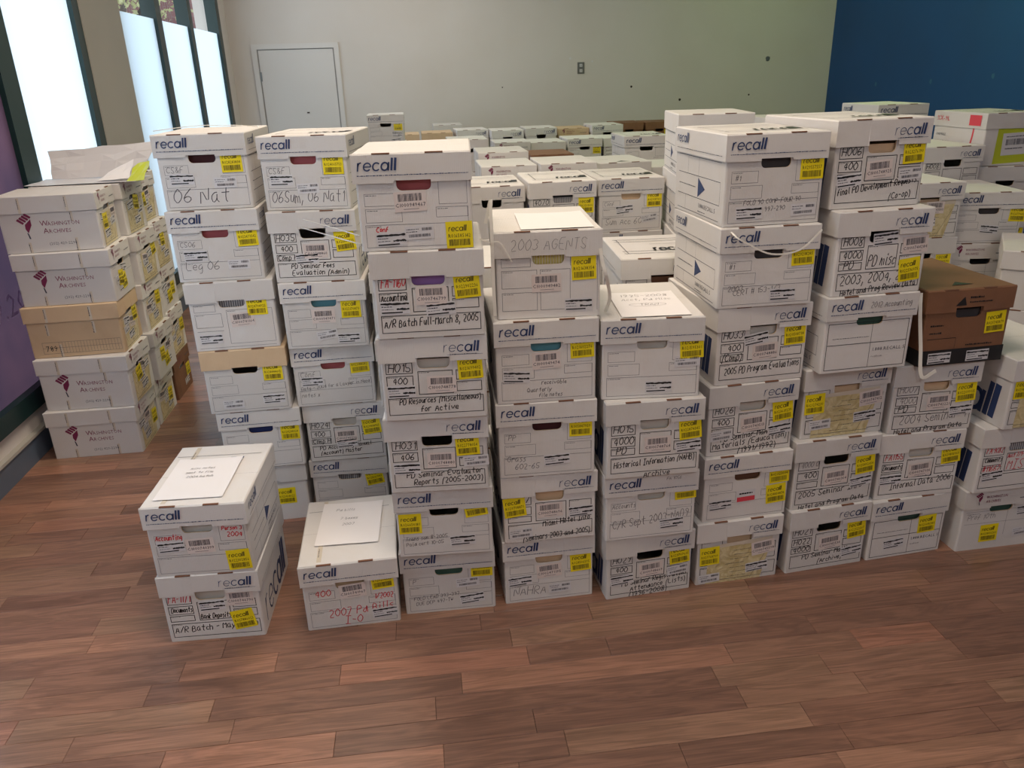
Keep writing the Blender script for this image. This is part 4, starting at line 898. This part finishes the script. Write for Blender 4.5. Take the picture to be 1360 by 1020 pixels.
for i, (x, y, a, zt, n, where, sp, nd) in enumerate(BACK):
    h = zt / n; jr = random.Random(i)
    for k in range(n):
        top = k == n - 1; vis = k >= n - nd
        s = dict(sp) if top else dict(lid=jr.choice('LR0LR'), form='a' if vis else 'n', hole='k' if vis else None, side='tri' if vis else 'none', items=[('Y', .85, .8, 0)] if vis and nd > 1 else [])
        if where.startswith('behind the brown') and k == n - 2: s = dict(lid='W', form='w', hole='k', items=[])
        if i == 4 and not top and vis: s = dict(lid='0', form='b', side='tri', hole='k', items=[])
        if where == 'behind the leftmost tall stack' and vis and not top: s = dict(lid='R', form='b', hole=None, items=[('R', .2, .5, 0)])
        if not top and not vis: s = dict(lid='0', form='n', hole=None, side='none', items=[])
        c = s.get('color', 'white')
        if top: lab = f'{c} file box on top, {where}'; 
        elif vis: lab = f'white file box {"just" if k == n - 2 else ORD[n - 1 - k]} below the top, {where}'
        else: lab = 'white file box buried low inside the rear stacks, out of sight'
        ly = s.pop('lidyaw', 0)
        queue_box('file_box', x + (0 if top else jr.uniform(-.006, .006)), y + (0 if top else jr.uniform(-.006, .006)), a + (0 if top else jr.uniform(-1, 1)), k * h, h, variant=k % 3, label=lab,
                 lidyaw=ly, group='file boxes in the rear stacks' if (top or vis) else 'buried file boxes in the rear stacks', **s)
queue_box('file_box', 2.60, 4.40, 6.5, 1.22, .262, lid='X', form='n', hole=None, side='redco', lside='red', items=[('R', .28, 1.25, 0), ('G', .62, .55, 2)], top='print', label='red and white printed file box with lime pouch, right rear', group='file boxes in the rear stacks')


def settle():
    """neighbours that would cut into each other are nudged apart sideways"""
    def corners(b):
        a = R(b[2]); e = (math.cos(a), math.sin(a)); n = (-e[1], e[0]); return e, n
    W2, D2 = (W_L + .008) / 2, (DL + .006) / 2; P = []
    for i in range(len(QUEUE)):
        for j in range(i + 1, len(QUEUE)):
            a, b = QUEUE[i], QUEUE[j]
            if min(a[3] + a[4], b[3] + b[4]) - max(a[3], b[3]) > .008 and math.hypot(a[0] - b[0], a[1] - b[1]) < .62: P.append((a, b))
    for it in range(80):
        worst = 0
        for a, b in P:
            ea, na = corners(a); eb, nb = corners(b); dx, dy = b[0] - a[0], b[1] - a[1]; best = None
            for ax in (ea, na, eb, nb):
                d = dx * ax[0] + dy * ax[1]
                r_ = sum(W2 * abs(e[0] * ax[0] + e[1] * ax[1]) + D2 * abs(n[0] * ax[0] + n[1] * ax[1]) for e, n in ((ea, na), (eb, nb)))
                o = r_ - abs(d)
                if o <= 0: best = None; break
                if best is None or o < best[0]: best = (o, ax, 1 if d > 0 else -1)
            if best:
                o, ax, sg = best; worst = max(worst, o); wa, wb_ = (.5, .5) if a[5] == b[5] else ((0, 1) if a[5] else (1, 0))
                a[0] -= ax[0] * sg * o * wa; a[1] -= ax[1] * sg * o * wa; b[0] += ax[0] * sg * o * wb_; b[1] += ax[1] * sg * o * wb_
        if worst < .0008: break
settle()
for cx, cy, yaw, z, h, fixed, kw in QUEUE: file_box('file_box', cx, cy, yaw, z, h, **kw)

# ------------------------------------------------------------ sheets of paper on the lids
def sheet(x, y, z, yaw, lines, label, wd=.216, hg=.279, curl=.003):
    mb = MB(); n = 8
    def Z(s, t): return .0016 + curl * (abs(2 * s - 1) ** 3) * t
    for i in range(n):
        for j in range(n):
            P = [((a / n - .5) * wd, (b_ / n - .5) * hg, Z(a / n, b_ / n)) for a, b_ in ((i, j), (i + 1, j), (i + 1, j + 1), (i, j + 1))]
            mb.face(P, 'paper', True); mb.face([(p[0], p[1], p[2] - .0006) for p in P[::-1]], 'paper', True)
    F = Face(mb, (-wd / 2, -hg / 2, .0016 + curl * .15), (1, 0, 0), (0, 1, 0), (0, 0, 1))
    for ln in lines:
        if ln[0] == 'O': F.line(arc(ln[1], ln[2], .06, .018, 0, 360, 24), .0011, 'pencil', .001)
        else: hand(F, ln[0], ln[1], ln[2], ln[3], 'pencil', .0012, .001, room=wd - ln[1] - .02)
    o = mb.build('paper_sheet'); o.location = (x, y, z); o.rotation_euler.z = R(yaw)
    return tag(o, label, 'paper', 'paper sheets on box lids')
def on(bx, dx, dy, dyaw, *a, **k):
    x, y, yw, zt = bx; c, s = math.cos(R(yw)), math.sin(R(yw)); return sheet(x + dx * c - dy * s, y + dx * s + dy * c, zt, yw + dyaw, *a, **k)
on((-1.022, 2.348, 3.7, .5173), -.025, -.035, 0, [('misc notes', .06, .2, .014), ('sent to file', .05, .17, .014), ('2004 batch', .06, .14, .014)], 'blank white sheet on the two-box pair')
on((-.59, 2.394, 7.8, .2573), .0, .035, -3, [('Pd bills', .05, .22, .016), ('7 boxes', .07, .16, .016), ('2007', .08, .12, .016)], 'white sheet taped to the lone low box')
on((.464, 2.51, 2.0, 1.0305), -.02, -.07, 0, [('1995-2008', .03, .22, .028), ('Acct, Pd Misc', .03, .175, .024), ('TRAN', .08, .115, .022), ('O', .105, .125)], 'white sheet with circled note on the four-box stack')
on((.107, 2.493, 3.2, 1.309), .03, -.06, 0, [], 'white sheet on the lid marked 2003')
# crumpled papers lying on the window stacks
cp = bpy.data.objects.new('crumpled_papers', None); col.objects.link(cp); cp.location = (-2.09, 4.17, 1.2866); cp.scale = (1.3, 1.2, 1.35); cp.rotation_euler.z = R(6)
tag(cp, 'open white folded papers with lime sticker on the middle window stack', 'paper')
mb = MB()
def crinkle(P, n, m_, amp, key, off=.0008):
    a, b_, c, d_ = map(Vector, P); rr = random.Random(3)
    g = [[a.lerp(b_, i / n).lerp(d_.lerp(c, i / n), j / m_) + Vector((rr.uniform(-1, 1), rr.uniform(-1, 1), rr.uniform(0, 1))) * amp for i in range(n + 1)] for j in range(m_ + 1)]
    for j in range(m_):
        for i in range(n):
            q = [g[j][i], g[j][i + 1], g[j + 1][i + 1], g[j + 1][i]]
            mb.face(q, key); mb.face([v_ + Vector((0, off, -off)) for v_ in q[::-1]], key)
crinkle([(-.24, -.13, .002), (.17, -.13, .002), (.17, .08, .004), (-.24, .08, .004)], 5, 3, .003, 'whitelab'); mb.build('lower_sheet', cp)
mb = MB(); crinkle([(-.20, .05, .006), (.14, .05, .006), (.20, .12, .125), (-.22, .12, .105)], 6, 4, .006, 'whitelab'); mb.build('raised_flap', cp)
mb = MB(); crinkle([(.02, -.1, .008), (.14, -.1, .012), (.13, .03, .07), (.06, .0, .04)], 3, 3, .004, 'paper'); mb.build('folded_corner', cp)
mb = MB(); crinkle([(.135, -.12, .002), (.20, -.12, .004), (.19, .03, .06), (.14, .02, .055)], 3, 3, .006, 'limepouch'); mb.build('lime_sticker', cp)

# ------------------------------------------------------------ plastic straps
M['strap'] = mat('white_plastic_strap', srgb(236, 232, 222), .35)
def smooth(pts, n=6):
    P = [Vector(p) for p in pts]; P = [P[0] * 2 - P[1]] + P + [P[-1] * 2 - P[-2]]; out = []
    for i in range(1, len(P) - 2):
        for k in range(n):
            t = k / n; a, b_, c, d_ = P[i - 1:i + 3]
            out.append(.5 * ((2 * b_) + (c - a) * t + (2 * a - 5 * b_ + 4 * c - d_) * t * t + (3 * b_ - a - 3 * c + d_) * t ** 3))
    out.append(P[-2]); return out
def strap(pts, wd, label, parent=None, th=.0008):
    """flat ribbon; its breadth lies along x"""
    mb = MB(); P = smooth(pts); q = []
    for i, p in enumerate(P):
        d_ = (P[min(i + 1, len(P) - 1)] - P[max(i - 1, 0)]).normalized(); s = d_.cross(Vector((0, 1, 0)));
        if s.length < .2: s = Vector((0, 0, 1))
        s.normalize(); n = d_.cross(s).normalized(); q.append((p - s * wd / 2, p + s * wd / 2, n * th))
    for i in range(len(q) - 1):
        a, b_, n0 = q[i]; c, d_, n1 = q[i + 1]
        mb.face([a + n0, b_ + n0, d_ + n1, c + n1], 'strap', True); mb.face([a - n0, c - n1, d_ - n1, b_ - n0], 'strap', True)
        mb.face([a - n0, a + n0, c + n1, c - n1], 'strap'); mb.face([b_ + n0, b_ - n0, d_ - n1, d_ + n1], 'strap')
    o = mb.build('plastic_strap', parent)
    if label: tag(o, label, 'strap', 'white plastic straps')
    return o
strap([(-.739, 2.86, 1.268), (-.6, 2.6, 1.287), (-.43, 2.28, 1.309)], .003, 'upper thin white strap sticking out left of the front stack')
strap([(-.748, 2.86, 1.238), (-.6, 2.58, 1.262), (-.43, 2.28, 1.284)], .003, 'lower thin white strap sticking out left of the front stack')
strap([(-.062, 2.27, 1.335), (-.045, 2.268, 1.402), (-.046, 2.262, 1.37), (-.045, 2.258, 1.328), (-.045, 2.258, 1.241), (-.045, 2.258, 1.15), (-.044, 2.256, 1.06)], .010, 'broad white strap down the left edge of the 2003 box')
strap([(-.08, 2.246, 1.296), (-.052, 2.244, 1.285), (-.02, 2.244, 1.281), (.011, 2.25, 1.224)], .004, 'thin curved strap end beside the 2003 lid')
strap([(.272, 2.28, 1.25), (.278, 2.278, 1.213), (.292, 2.28, 1.16), (.309, 2.33, 1.085), (.30, 2.36, 1.033)], .010, 'loose white strap between the 2003 box and the lower lid')
strap([(.648, 2.60, 1.50), (.655, 2.54, 1.42), (.664, 2.47, 1.34), (.672, 2.40, 1.285), (.684, 2.338, 1.262), (.72, 2.334, 1.240), (.80, 2.342, 1.203), (.89, 2.354, 1.211), (.955, 2.364, 1.268)], .005, 'white strap looping below the highest box of the triangle stack')
strap([(1.346, 2.47, 1.03), (1.346, 2.455, .968), (1.367, 2.455, .849), (1.385, 2.45, .743), (1.43, 2.45, .763)], .012, 'broad white strap down the left edge of the brown box')
strap([(-1.30, 3.05, 1.577), (-1.157, 3.1, 1.589), (-1.0, 3.1, 1.586), (-.93, 3.12, 1.577)], .003, 'thin white strap lying over the leftmost tall stack')
